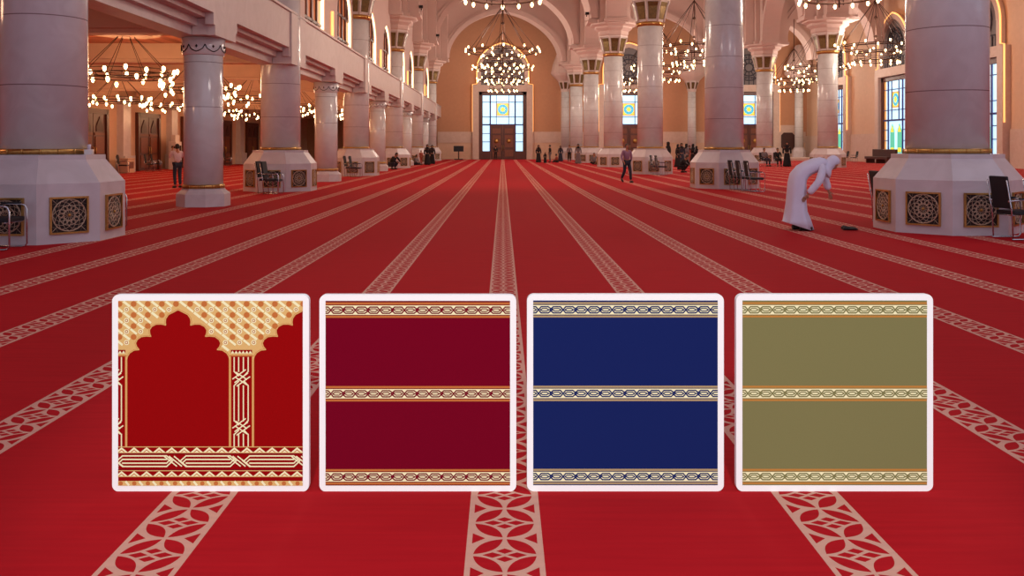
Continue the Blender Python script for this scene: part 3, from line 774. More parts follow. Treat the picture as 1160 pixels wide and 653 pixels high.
# board one: scalloped prayer niche design
def niche_board():
    x0, y0, x1, y1 = 127, 334, 350, 557.4
    A = Art(134, 341, 343, 550.4)
    A.rect(134, 341, 343, 550.4, 0)
    half = [(0, 351.0), (-6, 354.0), (-11, 356.5), (-14, 361), (-14.6, 365), (-14.2, 368.4), (-19, 367.2), (-25, 367.4), (-30, 370), (-32.6, 374), (-32.3, 378), (-31, 381.2), (-36, 380.8), (-42, 381.6), (-46.5, 385), (-48.3, 389), (-47, 393), (-44.4, 396.2), (-50, 396.8), (-55, 400), (-57.5, 404), (-58.4, 408)]
    for cx in (202, 345.5):
        A.k = 2
        for sg in (1, -1):
            A.poly([(cx, 341)] + [(cx + sg * a[0], a[1]) for a in half] + [(cx + sg * -58.4, 341)], 1)
    for cc in (130.2, 273.7):
        A.k = 2.0; A.rect(cc - 13.4, 341, cc + 13.4, 405, 1)
    # lattice motifs, kept above the scalloped edge
    def edge(x):
        best = 397
        for cx in (202, 345.5):
            d = abs(x - cx)
            if d < 58.4:
                ys = [b[1] for b in half if abs(b[0]) >= d - .1]
                return min(ys) - 1.2 if ys else 396
        return best
    A.k = 2.6; r = 0; y = 344.5
    while y < 398:
        i = 0; x = 135.5
        while x < 344:
            kind = (i + r) % 2
            if y + 3 < min(edge(x - 3), edge(x + 3), edge(x)):
                if r % 2 == 0:
                    if i % 2 == 0: A.disc(x, y, 3.4, 3, 8)
                    else: A.line([(x - 3, y - 2.4), (x + 3, y + 2.4)], 2.8, 2)
                else:
                    if i % 2 == 0: A.line([(x - 3, y - 2.4), (x + 3, y + 2.4)], 2.4, 2)
                    else:
                        A.disc(x, y, 3.0, 2, 8); A.k = 2.9; A.disc(x, y, 1.9, 4, 8); A.k = 3.1; A.disc(x, y, 1.1, 2, 6); A.k = 2.6
            x += 8.0; i += 1
        y += 6.25; r += 1
    A.k = 3.6
    for cx in (202, 345.5):
        for sg in (1, -1):
            A.line([(cx + sg * a[0], a[1]) for a in half], 1.6, 3)
    A.k = 3.9
    for cx in (202, 345.5):
        for sg in (1, -1): A.line([(cx + sg * a[0], a[1]) for a in half], .8, 1)
    for cc in (130.2, 273.7):
        A.k = 3.2; A.rect(cc - 12, 396.5, cc + 12, 400.5, 0); A.rect(cc - 12, 404, cc + 12, 507, 0)
        A.k = 3.5
        for q in range(6): A.poly([(cc - 12 + q * 4, 400.5), (cc - 10 + q * 4, 397.5), (cc - 8 + q * 4, 400.5)], 2)
        for sx in (-13, 13): A.rect(cc + sx - 1.5, 404, cc + sx + 1.5, 507, 3); 
        A.k = 4
        for sx in (-13, 13): A.rect(cc + sx - .7, 404, cc + sx + .7, 507, 1)
        A.rect(cc - 13, 402.5, cc + 13, 404, 3)
        xs = (-8.3, -3.2, 2.2, 7.6)
        A.k = 4.2
        for (ya, yb) in ((405, 421), (437, 477), (492, 506)):
            for i, xx in enumerate(xs): A.line([(cc + xx, ya), (cc + xx, yb)], 1.3, 2)
        for yc in (429, 484.5):
            for off in (-4, 0, 4): A.line([(cc - 7.5 + off * .6, yc + 4.5 + off), (cc + 7 + off * .6, yc - 6 + off)], 1.3, 2)
            for off in (-1, 1): A.line([(cc - 6, yc + off * 3 - 4), (cc + 6, yc + off * 3 + 4)], 1.3, 2)
            A.line([(cc - 8.3, yc - 8), (cc - 3, yc - 3)], 1.3, 2); A.line([(cc + 7.6, yc + 8), (cc + 3, yc + 3)], 1.3, 2)
            A.line([(cc - 8.3, yc + 8), (cc - 3, yc + 3)], 1.3, 2); A.line([(cc + 7.6, yc - 8), (cc + 3, yc - 3)], 1.3, 2)
    # zigzag bands
    for ya, yb in ((506, 513.5), (533, 540.5)):
        A.k = 4.4; A.rect(134, ya, 343, yb, 1); A.k = 4.7; A.rect(134, ya + .9, 343, yb - 1, 0)
        x = 131
        while x < 345:
            A.k = 4.9; A.poly([(x, yb - 1), (x + 7, ya + .8), (x + 14, yb - 1)], 2)
            A.k = 5.1; A.poly([(x + 3, yb - 1), (x + 7, ya + 3.2), (x + 11, yb - 1)], 3)
            A.k = 5.3; A.poly([(x + 4.5, yb - 1), (x + 7, ya + 4.4), (x + 9.5, yb - 1)], 2)
            x += 14.2
    A.k = 4.4; A.rect(134, 513.5, 343, 514.3, 5); A.rect(134, 532, 343, 532.8, 5)
    # long interlaced strap band
    A.k = 4.6; ys = (516.6, 520.6, 524.8, 528.6)
    for kc in (56, 128, 200, 272, 344):
        for yy in ys: A.line([(kc + 11, yy), (kc + 61, yy)], 1.5, 2)
        for off in (-7, 0, 7): A.line([(kc - 8 + off * .8, 517.2), (kc + 6 + off * .8, 528.2)], 1.4, 2)
        for a, b in (((11, 516.6), (5, 522)), ((11, 528.6), (3, 522)), ((-11, 516.6), (-4, 522.4)), ((-11, 528.6), (-5, 523)), ((11, 520.6), (7, 524.5)), ((-11, 524.8), (-7, 521))):
            A.line([(kc + a[0], a[1]), (kc + b[0], b[1])], 1.4, 2)
    A.k = 4.4; A.rect(134, 545, 343, 550.4, 1); A.k = 4.7
    x = 137
    while x < 343: A.disc(x, 547.8, 2.6, 3); A.line([(x + 6, 546), (x + 9, 549.5)], 2.4, 2); x += 15.4
    overlay_board(x0, y0, x1, y1, A, [pr['red'], pr['tan'], pr['cream'], pr['orange'], pr['rust'], pr['maroon']], 'graphic overlay built as white framed board with red scalloped niche carpet design, leftmost of four')
niche_board()
striped_board(361.8, 334, 'maroon', 'orange', None, 'graphic overlay built as white framed board of plain maroon carpet with three cream interlace bands')
striped_board(597, 333.6, 'navy', 'taupe', None, 'graphic overlay built as white framed board of navy blue carpet with three cream interlace bands')
striped_board(834, 333.6, 'olive', 'amber', None, 'graphic overlay built as white framed board of olive green carpet with three interlace bands, rightmost')

# ------------------------------------------------------------------ chairs
def chair_meshes():
    s = MB(); s.box((.02, 0, .46), (.46, .46, .07)); seat = s.mesh('seat', 'black')
    b = MB(); T = Matrix.Translation((-.25, 0, .56)) @ Matrix.Rotation(-.16, 4, 'Y'); b.T = T
    b.box((0, 0, .25), (.05, .44, .56)); back = b.mesh('backrest', 'black')
    fr = []
    for sg in (-1, 1):
        f = MB(); y = sg * .25
        f.tube([(-.33, y, .66), (-.1, y, .68), (.18, y, .68), (.24, y, .66), (.27, y, .6), (.27, y, .06), (.24, y, .02), (.18, y, .015), (-.26, y, .015)], .014, 7)
        f.tube([(-.24, y, .015), (-.27, y, .5), (-.36, y, 1.02)], .012, 6)
        fr.append(f.mesh('side_frame', 'chrome'))
        a = MB(); a.box((.02, y, .70), (.30, .045, .025)); fr.append(a.mesh('armrest', 'black'))
    c = MB(); c.tube([(.2, -.25, .42), (.2, .25, .42)], .012, 6); c.tube([(-.22, -.25, .42), (-.22, .25, .42)], .012, 6); cross = c.mesh('cross_bar', 'chrome')
    return seat, back, fr, cross
CH = chair_meshes()
def chair(x, y, rz, label, group):
    t = thing('chair', label, 'chair', (x, y, 0), rz, group)
    put('seat', CH[0], t, bevel=.015); put('backrest', CH[1], t, bevel=.015)
    for m in CH[2]: put(m.name.split('.')[0], m, t)
    put('cross_bar', CH[3], t)
G = 'black armchairs with chrome frames beside the columns'
chair(-7.8, 13.72, 0.0, 'chrome framed chair at the left edge in front of the nearest left column base', G)
chair(-8.22, 13.1, 0.0, 'chrome framed chair cut off by the left edge', G)
chair(-7.62, 17.0, 0.0, 'chair mostly hidden behind the nearest left column base', G)
chair(-8.02, 30.1, -.08, 'black chair by the second left column base, rear one of a pair', G)
chair(-7.66, 29.45, -.08, 'black chair by the second left column base, front one of a pair', G)
chair(-8.0, 46.4, -.05, 'black chair by the third left column base, rear one of a pair', G)
chair(-7.58, 45.6, -.05, 'black chair by the third left column base, front one of a pair', G)
chair(8.62, 32.25, .05, 'black chair in front of the middle right column base, rearmost of three', G)
chair(8.72, 31.6, .05, 'black chair in front of the middle right column base, middle of three', G)
chair(8.84, 30.95, .05, 'black chair in front of the middle right column base, front of three', G)
chair(8.55, 49.1, .05, 'black chair by the third nave column base on the right, rear of two', G)
chair(8.7, 48.4, .05, 'black chair by the third nave column base on the right, front of two', G)
chair(8.84, 15.2, .12, 'dark chair before the nearest right column base, left of a pair', G)
chair(9.42, 15.12, .12, 'dark chair cut off by the right edge beside the nearest right column', G)
chair(8.1, 18.48, 0.0, 'chair back showing behind the left side of the nearest right column base', G)
for i, (x, y) in enumerate(((-22.3, 51.9), (-22.2, 55.6), (-22.2, 56.6), (-22.2, 71.3))):
    chair(x, y, 0.2, ['dark chair against the left aisle wall right of the first visible door', 'dark chair left of the double door on the left aisle wall', 'dark chair close beside the double door on the left aisle wall', 'dark chair at the left aisle wall behind the second left column'][i], G)

# ------------------------------------------------------------------ people
def skin_obj(name, nodes, edges, mat, parent, sub=1):
    me = bpy.data.meshes.new(name); me.from_pydata([n[0] for n in nodes], edges, [])
    o = bpy.data.objects.new(name, me); C.objects.link(o)
    sm = o.modifiers.new('skin', 'SKIN'); sm.use_smooth_shade = True
    for i, n in enumerate(nodes):
        r = n[1]; me.skin_vertices[0].data[i].radius = (r, r) if not isinstance(r, tuple) else r
        me.skin_vertices[0].data[i].use_root = (i == 0)
    ss = o.modifiers.new('sub', 'SUBSURF'); ss.levels = sub; ss.render_levels = sub
    bpy.context.view_layer.update()
    dg = bpy.context.evaluated_depsgraph_get()
    m2 = bpy.data.meshes.new_from_object(o.evaluated_get(dg)); o.modifiers.clear(); o.data = m2
    bpy.data.meshes.remove(me)
    m2.materials.clear(); m2.materials.append(M[mat])
    for p in m2.polygons: p.use_smooth = True
    m2.name = name; o.parent = parent
    return o

def head_mesh(mb, c, fwd, up, s=1.0):
    """head with brow, nose, chin, ears around centre c"""
    f = Vector(fwd).normalized(); u = Vector(up).normalized(); l = u.cross(f).normalized(); u = f.cross(l)
    R = Matrix((f, l, u)).transposed().to_4x4()
    mb.T = Matrix.Translation(c) @ R @ Matrix.Scale(s, 4)
    rings = []; n = 16
    for i in range(1, 12):
        th = PI * i / 12; z = -.118 * math.cos(th); rr = math.sin(th) ** .8
        ring = []
        for k in range(n):
            a = 2 * PI * k / n
            x = .098 * rr * math.cos(a); y = .077 * rr * math.sin(a)
            if z < -.03: x = x * .93 + .012 * (math.cos(a) > 0); y *= .86
            if math.cos(a) > .9 and -.05 < z < .015: x += .022 * (1 - abs(z + .025) / .04)      # nose
            if math.cos(a) > .8 and -.085 < z < -.055: x += .006                                   # lips
            if .55 < math.cos(a) < .95 and 0.0 < z < .03: x -= .008                                # eye sockets
            ring.append((x, y, z))
        rings.append(ring)
    mb.loft(rings)
    for sg in (-1, 1): mb.lathe([(0, -.03), (.016, -.01), (.02, .012), (0, .03)], 8, cx=-.005, cy=sg * .076, cz=-.012)
    mb.T = Matrix.Identity(4)

def person(x, y, rz, label, pose='stand', top='shirt', bottom='denim', robe=None, scarf=None, hair=True, h=1.0, J=None, hair_mat='hair', group=None, z=0):
    t = thing('person', label, 'person', (x, y, z), rz, group)
    j = dict(pel=(0, 0, .95), ch=(0, 0, 1.28), nk=(0.0, 0, 1.46), hd=(.02, 0, 1.60),
             shL=(0, .18, 1.40), elL=(-.03, .25, 1.12), wrL=(.05, .25, .88), shR=(0, -.18, 1.40), elR=(-.03, -.25, 1.12), wrR=(.05, -.25, .88),
             hiL=(0, .09, .90), knL=(.03, .10, .50), anL=(-.03, .10, .09), toL=(.12, .12, .035), hiR=(0, -.09, .90), knR=(.03, -.10, .50), anR=(-.03, -.10, .09), toR=(.12, -.12, .035))
    up = (0, 0, 1); fwd = (1, 0, 0)
    if pose == 'photo':
        j.update(elL=(.16, .24, 1.18), wrL=(.27, .09, 1.50), elR=(.16, -.24, 1.18), wrR=(.27, -.09, 1.50))
    if pose == 'sit_chair':
        j.update(pel=(0, 0, .55), ch=(-.04, 0, .88), nk=(-.05, 0, 1.06), hd=(-.02, 0, 1.20), shL=(-.04, .18, 1.0), shR=(-.04, -.18, 1.0), elL=(.04, .24, .76), elR=(.04, -.24, .76), wrL=(.24, .16, .66), wrR=(.24, -.16, .66),
                 hiL=(0, .09, .53), hiR=(0, -.09, .53), knL=(.42, .12, .52), knR=(.42, -.12, .52), anL=(.42, .12, .09), anR=(.42, -.12, .09), toL=(.57, .13, .035), toR=(.57, -.13, .035))
    if pose == 'sit':
        j.update(pel=(0, 0, .13), ch=(.02, 0, .46), nk=(.05, 0, .63), hd=(.10, 0, .77), shL=(.03, .18, .58), shR=(.03, -.18, .58), elL=(.10, .27, .34), elR=(.10, -.27, .34), wrL=(.28, .14, .22), wrR=(.28, -.14, .22),
                 hiL=(0, .1, .12), hiR=(0, -.1, .12), knL=(.30, .30, .16), knR=(.30, -.30, .16), anL=(.34, -.02, .07), anR=(.42, .04, .07), toL=(.40, -.16, .05), toR=(.46, .18, .05))
    if pose == 'crouch':
        j.update(pel=(-.12, 0, .30), ch=(.08, 0, .60), nk=(.20, 0, .74), hd=(.29, 0, .84), shL=(.15, .18, .70), shR=(.15, -.18, .70), elL=(.30, .26, .48), elR=(.30, -.26, .48), wrL=(.46, .12, .40), wrR=(.46, -.12, .40),
                 hiL=(-.12, .1, .28), hiR=(-.12, -.1, .28), knL=(.28, .16, .44), knR=(.28, -.16, .40), anL=(.02, .13, .08), anR=(.02, -.13, .08), toL=(.18, .14, .035), toR=(.18, -.14, .035))
        fwd = (1, 0, -.4); up = (.4, 0, 1)
    if pose == 'walk':
        j.update(knL=(.16, .09, .50), anL=(.20, .09, .09), toL=(.35, .10, .04), knR=(-.04, -.09, .50), anR=(-.30, -.09, .16), toR=(-.18, -.10, .04), wrL=(-.08, .24, .90), wrR=(.16, -.24, .92))
    if J: j.update(J['j']); up = J.get('up', up); fwd = J.get('fwd', fwd)
    for k in j: j[k] = Vector(j[k]) * h
    nk_mid = j['nk']
    def hand(wr, el, side, nodes, edges, iw):
        d = (wr - el).normalized(); l = d.cross(Vector((0, side, 0.01)))
        fw = Vector((1, 0, 0)) - d * d.x
        if fw.length < .2: fw = Vector((0, 0, 1))
        fw.normalize(); palm_n = d.cross(fw).normalized() * side
        b = len(nodes); nodes.append((wr + d * .05 * h, .024 * h)); edges.append((iw, b))
        nodes.append((wr + d * .085 * h, .022 * h)); edges.append((b, b + 1))
        for q, ln in ((-1.5, .062), (-.5, .075), (.5, .08), (1.5, .07)):
            k = len(nodes); p0 = wr + d * .1 * h + fw * q * .019 * h
            nodes.append((p0, .0095 * h)); edges.append((b + 1, k))
            p1 = p0 + d * ln * .5 * h + palm_n * -.006 * h; nodes.append((p1, .0085 * h)); edges.append((k, k + 1))
            nodes.append((p1 + d * ln * .45 * h + palm_n * -.02 * h, .007 * h)); edges.append((k + 1, k + 2))
        k = len(nodes); p0 = wr + d * .045 * h + fw * .035 * h
        nodes.append((p0, .011 * h)); edges.append((b, k)); nodes.append((p0 + (d * .04 + fw * .02) * h, .009 * h)); edges.append((k, k + 1))
    # one continuous body
    nodes = [(j['pel'], .10 * h), (j['ch'], .115 * h), (nk_mid, .055 * h), (j['nk'] * .4 + j['hd'] * .6, .05 * h)]; edges = [(0, 1), (1, 2), (2, 3)]
    for sd in ('L', 'R'):
        s = 1 if sd == 'L' else -1
        b = len(nodes); nodes += [(j['sh' + sd], .052 * h), (j['el' + sd], .038 * h), (j['wr' + sd], .025 * h)]; edges += [(1, b), (b, b + 1), (b + 1, b + 2)]
        hand(j['wr' + sd], j['el' + sd], s, nodes, edges, b + 2)
        b = len(nodes); nodes += [(j['hi' + sd], .085 * h), (j['kn' + sd], .055 * h), (j['an' + sd], .036 * h), (j['to' + sd], .03 * h)]; edges += [(0, b), (b, b + 1), (b + 1, b + 2), (b + 2, b + 3)]
    body = skin_obj('body', nodes, edges, 'skin', t)
    hb = MB(); hb.bm.from_mesh(body.data); head_mesh(hb, j['hd'], fwd, up, h); hb.bm.to_mesh(body.data); hb.bm.free()
    for p in body.data.polygons: p.use_smooth = True
    # clothing
    if not robe:
        n = [(j['pel'] + Vector((0, 0, .02)) * h, .135 * h), (j['ch'], .145 * h), (nk_mid - Vector((0, 0, .04)) * h, .075 * h)]; e = [(0, 1), (1, 2)]
        for sd in ('L', 'R'):
            b = len(n); n += [(j['sh' + sd], .07 * h), (j['el' + sd], .053 * h), (j['el' + sd].lerp(j['wr' + sd], .85), .042 * h)]; e += [(1, b), (b, b + 1), (b + 1, b + 2)]
        skin_obj('shirt', n, e, top, t)
        n = [(j['pel'] - Vector((0, 0, .02)) * h, .13 * h)]; e = []
        for sd in ('L', 'R'):
            b = len(n); n += [(j['hi' + sd], .105 * h), (j['kn' + sd], .075 * h), (j['an' + sd] + Vector((0, 0, .02)) * h, .058 * h)]; e += [(0, b), (b, b + 1), (b + 1, b + 2)]
        skin_obj('trousers', n, e, bottom, t)
    elif pose == 'bend':
        n = []; e = []
        for sd in ('L', 'R'):
            b = len(n); n += [(j['ch'].lerp(j['sh' + sd], .75), .085 * h), (j['sh' + sd], .085 * h), (j['el' + sd], .075 * h), (j['wr' + sd], .066 * h)]; e += [(b, b + 1), (b + 1, b + 2), (b + 2, b + 3)]
            skin_obj('sleeve', n[b:], [(0, 1), (1, 2), (2, 3)], robe, t)
        path = [((.47, 1.245), .05, .05), ((.42, 1.25), .08, .085), ((.36, 1.235), .12, .17), ((.25, 1.20), .135, .20), ((.12, 1.15), .14, .20), ((.02, 1.085), .15, .20), ((-.06, .98), .16, .205), ((-.08, .86), .165, .205), ((-.087, .70), .168, .205), ((-.095, .52), .175, .21), ((-.10, .34), .195, .225), ((-.09, .19), .235, .24), ((-.07, .075), .29, .25)]
        sk = MB(); rings = []
        for i, ((px_, pz_), ra, rb) in enumerate(path):
            A0 = path[max(i - 1, 0)][0]; B0 = path[min(i + 1, len(path) - 1)][0]
            d = Vector((B0[0] - A0[0], 0, B0[1] - A0[1])).normalized(); nrm = Vector((-d.z, 0, d.x)); u = i / (len(path) - 1)
            if i == len(path) - 1: nrm = Vector((.95, 0, -.31))
            ring = []
            for k in range(28):
                a = 2 * PI * k / 28; fold = 1 + .12 * max(0, u - .3) * math.sin(a * 6 + 1.3 + u) + .05 * max(0, u - .3) * math.sin(a * 11 + 2 * u)
                q = Vector((px_, 0, pz_)) + nrm * ra * fold * math.cos(a) + Vector((0, rb * fold * math.sin(a), 0)); q.z = max(q.z, .012)
                ring.append(q * h)
            rings.append(ring)
        sk.loft(rings); build('robe', sk, robe, t)
    else:
        n = [(j['pel'], .15 * h), (j['ch'], .15 * h), (nk_mid - Vector((0, 0, .03)) * h, .08 * h)]; e = [(0, 1), (1, 2)]
        for sd in ('L', 'R'):
            b = len(n); n += [(j['sh' + sd], .078 * h), (j['el' + sd], .068 * h), (j['wr' + sd], .06 * h)]; e += [(1, b), (b, b + 1), (b + 1, b + 2)]
        up_o = skin_obj('robe_top', n, e, robe, t)
        sk = MB(); rings = []
        p = j['pel']; hem = (j['anL'] + j['anR']) / 2
        flo = .03 if pose in ('stand', 'walk', 'photo', 'bend') else .02
        K = 9
        for i in range(K):
            u = i / (K - 1)
            c = p.lerp(Vector((hem.x, hem.y, flo)), u)
            w = (.17 + .11 * u) * h; dd = (.155 + .08 * u) * h
            if pose in ('sit', 'crouch', 'sit_chair'): w = (.19 + .15 * math.sin(u * PI * .7)) * h; dd = (.18 + .22 * math.sin(u * PI * .7)) * h; c = p.lerp(Vector(((hem.x + .06 + p.x) / 2 + .08, hem.y, flo)), u)
            if pose == 'bend': c = Vector(p).lerp(Vector((-.02 + (hem.x), hem.y, flo)), u); dd = (.17 + .13 * u) * h; w = (.18 + .1 * u) * h
            ring = []
            for k in range(20):
                a = 2 * PI * k / 20; fold = 1 + .07 * u * math.sin(a * 5 + 1.3) + .03 * u * math.sin(a * 9)
                ring.append((c.x + dd * fold * math.cos(a), c.y + w * fold * math.sin(a), c.z + (.0 if u < .99 else 0.02 * math.cos(a))))
            rings.append(ring)
        sk.loft(rings); build('robe_skirt', sk, robe, t)
    shn = []
    for sd in ('L', 'R'):
        s = MB(); a, b2 = j['an' + sd], j['to' + sd]
        s.tube([a + Vector((-.04, 0, 0)) * h + Vector((0, 0, -a.z + .045)) if a.z < .12 * h else a, (a + b2) / 2 + Vector((0, 0, -.01)), b2 + Vector((.02, 0, .0))], [.045 * h, .047 * h, .034 * h], 8)
        build('shoe', s, 'shoe', t)
    f = Vector(fwd).normalized(); u = Vector(up).normalized(); l = u.cross(f).normalized(); u = f.cross(l)
    R = Matrix((f, l, u)).transposed().to_4x4()
    if scarf:
        s = MB(); s.T = Matrix.Translation(j['hd']) @ R @ Matrix.Scale(h, 4)
        prof = [(.02, .145), (.07, .13), (.105, .09), (.118, .03), (.115, -.04), (.11, -.1), (.13, -.16), (.17, -.24)]
        rings = []
        for r0, zz in prof:
            ring = []
            for k in range(20):
                a = 2 * PI * k / 20; cc = math.cos(a)
                rr = r0 * (1 if cc < .55 or zz > .05 else (.80 if zz > -.12 else 1.0))
                ring.append((-.012 + rr * cc, rr * .92 * math.sin(a), zz))
            rings.append(ring)
        s.loft(rings, cap=False); s.face([(x_, y_, z_) for x_, y_, z_ in rings[0]])
        o = build('head_scarf', s, scarf, t)
        sd_ = o.modifiers.new('thick', 'SOLIDIFY'); sd_.thickness = .008
    elif hair:
        s = MB(); s.T = Matrix.Translation(j['hd']) @ R @ Matrix.Scale(h, 4)
        rings = []
        for i in range(7):
            th = i / 6 * 1.75 + .08
            ring = []
            for k in range(18):
                a = 2 * PI * k / 18; lim = 1.0 if math.cos(a) > .2 else 1.18
                tt = min(th, 1.15) if math.cos(a) > .35 else th * lim
                ring.append((-.008 + .108 * math.sin(tt) * math.cos(a), .087 * math.sin(tt) * math.sin(a), .128 * math.cos(tt)))
            rings.append(ring)
        s.loft(rings, cap=False); s.face(rings[0]); build('hair', s, hair_mat, t)
    return t, j

# the man bending forward in a white robe
gx, gy = ground(908, 261)
bend = dict(j=dict(pel=(-.07, 0, .97), ch=(.16, 0, 1.17), nk=(.42, 0, 1.25), hd=(.56, 0, 1.235), shL=(.34, .17, 1.20), shR=(.34, -.17, 1.17),
                   elR=(.25, -.26, .92), wrR=(.06, -.22, .68), elL=(.50, .24, .95), wrL=(.56, .22, .72),
                   hiL=(-.08, .09, .90), hiR=(-.08, -.09, .90), knL=(-.09, .10, .50), anL=(-.10, .10, .09), toL=(.06, .12, .035), knR=(-.02, -.10, .50), anR=(-.02, -.10, .09), toR=(.14, -.12, .035)),
            fwd=(.72, 0, -.70), up=(.70, 0, .72))
person(gx, gy, -0.05, 'man in white robe and white head cloth bending forward on the red carpet', 'bend', robe='white_cloth', scarf='white_cloth', J=bend, h=1.03)
sx_, sy_ = ground(963, 261)
s = MB()
for q, dx, dy in ((0, 0, 0), (1, .08, .22)):
    s.loft([[(dx + x0_ , dy + w_ * math.cos(a) * .05, .002 + hgt * max(0.04, (1 + math.sin(a)) / 2)) for a in [2 * PI * k / 10 for k in range(10)]] for x0_, w_, hgt in ((-.14, .6, .05), (-.1, 1, .075), (0, .95, .05), (.08, 1.15, .05), (.14, .7, .035))])
tag(build('slippers', s, 'shoe', None, (sx_, sy_, 0), .1), 'pair of black slippers on the carpet in front of the bending man', 'shoes')

gx, gy = ground(201, 213)
t_, j_ = person(gx, gy, 2.3, 'man in a pale shirt and dark trousers holding up a camera in the left aisle', 'photo', 'shirt', 'denim', h=.98)
c_ = MB(); c_.box((0, 0, 0), (.07, .14, .09)); c_.T = Matrix.Translation((.03, 0, 0)) @ Matrix.Rotation(PI / 2, 4, 'Y'); c_.lathe([(.035, 0), (.035, .07)], 12)
hx = Vector((.40, 0, 1.56)); hx.rotate(Matrix.Rotation(2.3, 3, 'Z'))
tag(build('camera_body', c_, 'screen', None, (gx + hx.x, gy + hx.y, hx.z), 2.3), 'small dark camera held up by the man in the left aisle', 'camera')

gx, gy = ground(710, 207)
person(gx, gy, -1.2, 'man in a mauve shirt and dark trousers walking past the third nave column', 'walk', 'lilac', 'denim', h=.99)
gx, gy = ground(445, 192)
person(gx, gy, -.6, 'person crouching in dark clothes beside a left arcade column', 'crouch', robe=None, top='abaya', bottom='navy', h=1.2)
gx, gy = ground(471, 187); person(gx, gy, -.4, 'person in grey seated on the carpet by the left arcade', 'sit', 'grey_cloth', 'navy')
gx, gy = ground(477, 186.5); person(gx, gy, -.8, 'child in rust coloured clothes standing by the left arcade', 'stand', 'red_cloth', 'red_cloth', h=.72)
gx, gy = ground(484, 187); person(gx, gy, -1.2, 'woman in black robe standing behind another by the left arcade', 'stand', robe='abaya', scarf='abaya', h=1.0)
gx, gy = ground(489.5, 186); person(gx, gy, -1.4, 'woman in long black robe, right one of two by the left arcade', 'stand', robe='abaya', scarf='abaya', h=.97)
gx, gy = ground(561.5, 181.2); person(gx, gy, 1.5, 'person in dark clothes standing before the central wooden door', 'stand', 'abaya', 'abaya', h=.95)
gx, gy = ground(610, 184.2); person(gx, gy, -1.3, 'woman in black robe standing just right of the central portal', 'stand', robe='abaya', scarf='abaya', h=.98)
gx, gy = ground(617.5, 184.8); person(gx, gy, -1.3, 'small child in black beside the woman right of the central portal', 'stand', robe='abaya', scarf='abaya', h=.58)
gx, gy = ground(623, 184.0); person(gx, gy, 2.8, 'person in dark top and pale trousers near the central portal', 'stand', 'abaya', 'grey_cloth', h=1.0)
gx, gy = ground(631, 184.2); person(gx, gy, 2.8, 'person sitting on the carpet near the central portal', 'sit', 'red_cloth', 'abaya', h=.95)
gx, gy = ground(635, 183.0); person(gx, gy, -1.8, 'person in dark robe standing left of the far nave columns', 'stand', robe='navy', scarf='abaya', h=.93)
gx, gy = ground(645, 183.4); person(gx, gy, -1.8, 'person in grey with dark skirt in front of the far nave columns', 'stand', 'grey_cloth', 'abaya', h=1.0)
gx, gy = ground(655, 185.5); person(gx, gy, -1.8, 'person in brownish grey robe in front of the far nave columns', 'stand', robe='grey_cloth', scarf='abaya', h=1.03)
gx, gy = ground(673, 186.3); person(gx, gy, -1.6, 'person sitting on the carpet against a far nave column base', 'sit', 'grey_cloth', 'abaya', h=1.15)
grp = [(768, 189.5, 'abaya', 1.0, 'leftmost woman in black'), (772, 188.5, 'navy', 1.05, 'tall person in navy'), (777.5, 188.0, 'grey_cloth', 1.03, 'person in grey'), (781, 187.6, 'red_cloth', .95, 'person in rust robe'), (785, 188, 'abaya', 1.02, 'tall woman in black'), (789, 187.5, 'abaya', .92, 'rightmost woman in black')]
for px, py, mt, hh, d in grp:
    gx, gy = ground(px, py); person(gx, gy, random.uniform(-2, 2), d + ' of the group standing between the two right nave columns', 'stand', robe=mt, scarf='abaya', h=hh)
gx, gy = ground(773, 195.5); person(gx, gy, -.6, 'person in black crouching on the carpet before the standing group', 'crouch', 'abaya', 'abaya', h=1.1)
gx, gy = ground(757, 190.5); person(gx, gy, 2.5, 'woman in black robe partly behind the third nave column base', 'stand', robe='abaya', scarf='abaya', h=1.1)
gx, gy = ground(891.5, 189); person(gx, gy, -1.8, 'woman in long black robe standing under the far right row of columns', 'stand', robe='abaya', scarf='abaya', h=1.12)
gx, gy = ground(881, 188.6); person(gx, gy, -1.6, 'person in black seated on a chair left of the standing woman in black', 'sit_chair', 'abaya', 'abaya', h=1.1); chair(gx + .0, gy + .12, -1.6, 'chair under the person in black left of the standing woman', G)
gx, gy = ground(866, 188.4); person(gx, gy, -1.2, 'person in grey seated on a chair behind the middle column', 'sit_chair', 'grey_cloth', 'navy', h=1.1); chair(gx + .0, gy + .12, -1.2, 'chair under the person in grey behind the middle column', G)
gx, gy = ground(931.5, 184.8); person(gx, gy, -1.0, 'man in dark blue standing behind the bending man', 'stand', 'navy', 'denim', h=1.12)

# ------------------------------------------------------------------ small furniture at the walls
gx, gy = ground(519.5, 181.2)
t = thing('display_screen', 'dark television on a stand left of the central portal', 'television', (gx, gy, 0), 0)
m = MB(); m.box((0, 0, 1.28), (1.15, .1, .66)); build('screen', m, 'screen', t, bevel=.01)
m = MB(); m.box((0, .06, .7), (.14, .1, 1.3)); m.box((0, .05, .06), (1.0, .6, .12)); build('stand', m, 'panel_brown', t)
# blind niche panel on the far wall
t = thing('wall_panel', 'dark eight sided panel in a white surround on the end wall at the right', 'panel', (34.9 - .8, YF - .35, 0), 0)
m = MB(); m.box((0, .1, 2.1), (2.7, .3, 4.0)); build('surround', m, 'dado', t)
m = MB(); m.prism([(-.5, 1.15), (.5, 1.15), (.8, 1.45), (.8, 2.9), (.5, 3.2), (-.5, 3.2), (-.8, 2.9), (-.8, 1.45)], -.12, -.05, 'Y'); build('screen', m, 'panel_brown', t)
